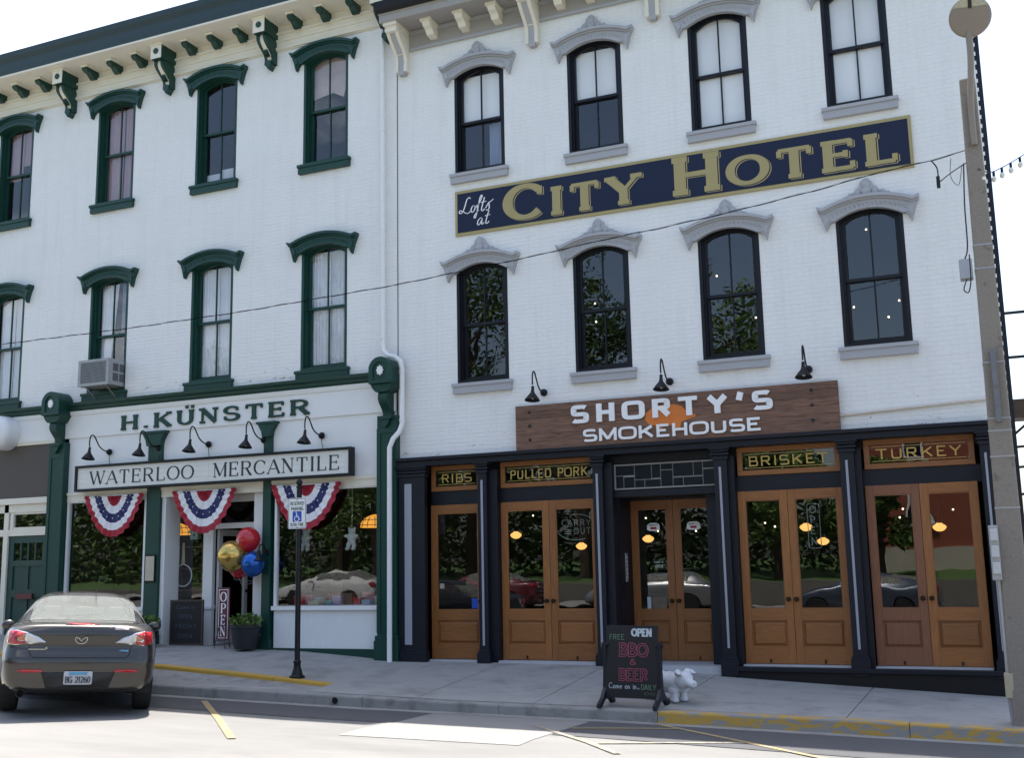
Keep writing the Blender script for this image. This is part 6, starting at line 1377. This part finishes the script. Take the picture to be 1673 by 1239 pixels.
for i in range(150):
    x = -75+i*.52+g_.uniform(-.5, .5); h_ = g_.uniform(5.5, 10)*(1 if x < -6 else .45); q = g_.uniform(1.2, 2.2)
    for z in frange(1.2, h_, 1.3): foliage(wd_, (x+g_.uniform(-.6, .6), -36.5+g_.uniform(-1.5, 1.5), z+.5), q, q, q*.8, 70, .20, g_.randint(0, 1), g_)
tag(kind(wd_.build('woodland', [LEAFD, LEAF]), 'stuff'), 'dense mass of shrubs and woodland across the street', 'woodland')
def tree(x, y, h, r, label, seed, lf):
    g = random.Random(seed); z0 = .72+(-26.2-y)*.03 if y < -26.2 else gz(x, y); t = thing('tree', label, 'tree', (x, y, z0), 'trees across the street'); tr = MB()
    tr.tube([(0, 0, -.2), (.05, .03, h*.2), (-.08, .05, h*.45), (.1, 0, h*.8)], [.34, .26, .2, .05], 9); ends = []
    for i in range(11):
        a = g.uniform(0, 6.28); z = h*g.uniform(.22, .7); L = r*g.uniform(.6, 1.0)*(1.15-z/h*.6); e = Vector((math.cos(a)*L, math.sin(a)*L, z+h*g.uniform(.06, .2))); tr.tube([(0, 0, z), (e.x*.5, e.y*.5, z+(e.z-z)*.35), e], [.11, .07, .025], 6); ends.append(e)
    tr.build('trunk', BARK, t, loc=(0, 0, 0), smooth=True); cr_ = MB(); ends += [Vector((0, 0, h*.88)), Vector((.3, .2, h*.72)), Vector((-.3, -.2, h*.6)), Vector((0, 0, h*.45))]
    for e in ends:
        for _ in range(3): c_ = e+Vector((g.gauss(0, .45), g.gauss(0, .45), g.gauss(0, .4)))*r*.33; q = r*g.uniform(.22, .38); foliage(cr_, c_, q, q, q*.8, 210, .13, 0, g)
    kind(cr_.build('crown', lf, t, loc=(0, 0, 0)), 'stuff')
for i, (x, y, h, r, lab, lf) in enumerate(((-22, -31, 17, 5.6, 'broad leafy tree beyond the lawn wall, furthest uphill', LEAFD), (-15.5, -32, 19, 6.0, 'tall dark leafy tree uphill beyond the retaining wall', LEAFD), (-9.0, -30, 17.5, 4.8, 'tallest leafy tree across the street', LEAFD), (-3.6, -31, 14.0, 4.4, 'mid green rounded tree next to the red brick hall', LEAF), (-.4, -29.5, 6.5, 2.2, 'small bright green tree before the red brick hall', LEAF), (3.4, -28.6, 5.0, 1.6, 'little bushy tree at the corner of the brick hall', LEAF), (-18.5, -28.5, 9, 3.4, 'low spreading tree close behind the retaining wall', LEAF), (-28, -29, 13, 5, 'leafy tree far up the street', LEAF), (22, -30, 11, 4, 'leafy tree downhill past the brick hall', LEAFD))): tree(x, y, h, r, lab, 40+i, lf)
t = thing('brick_hall', 'red brick hall with pale stone base across the street', 'building', (8, -38, .7)); m = MB(); m.box(2.5, 16, -44, -34, 1.9, 8.2); m.build('wall', BRICKR, t); MB().box(2.4, 16.1, -44.1, -33.9, .4, 1.9).build('stone_base', mat('pale_stone', (.5, .46, .38), .9), t); MB().prismx([(-33.6, 8.2), (-44.4, 8.2), (-39, 11.2)], 2.2, 16.3).build('roof', mat('grey_shingle', (.07, .07, .075), .9), t)
for x in (4.2, 6.9, 9.6, 12.3):
    for z in (2.9, 5.7): o_ = MB().box(x, x+1.0, -34.02, -33.96, z, z+1.7).build('window', WPAINT, t); MB().box(x+.08, x+.92, -33.959, -33.955, z+.08, z+1.62).build('pane', gt, o_); MB().box(x-.1, x+1.1, -33.99, -33.88, z-.15, z-.001).build('sill', MATS['pale_stone'], t)
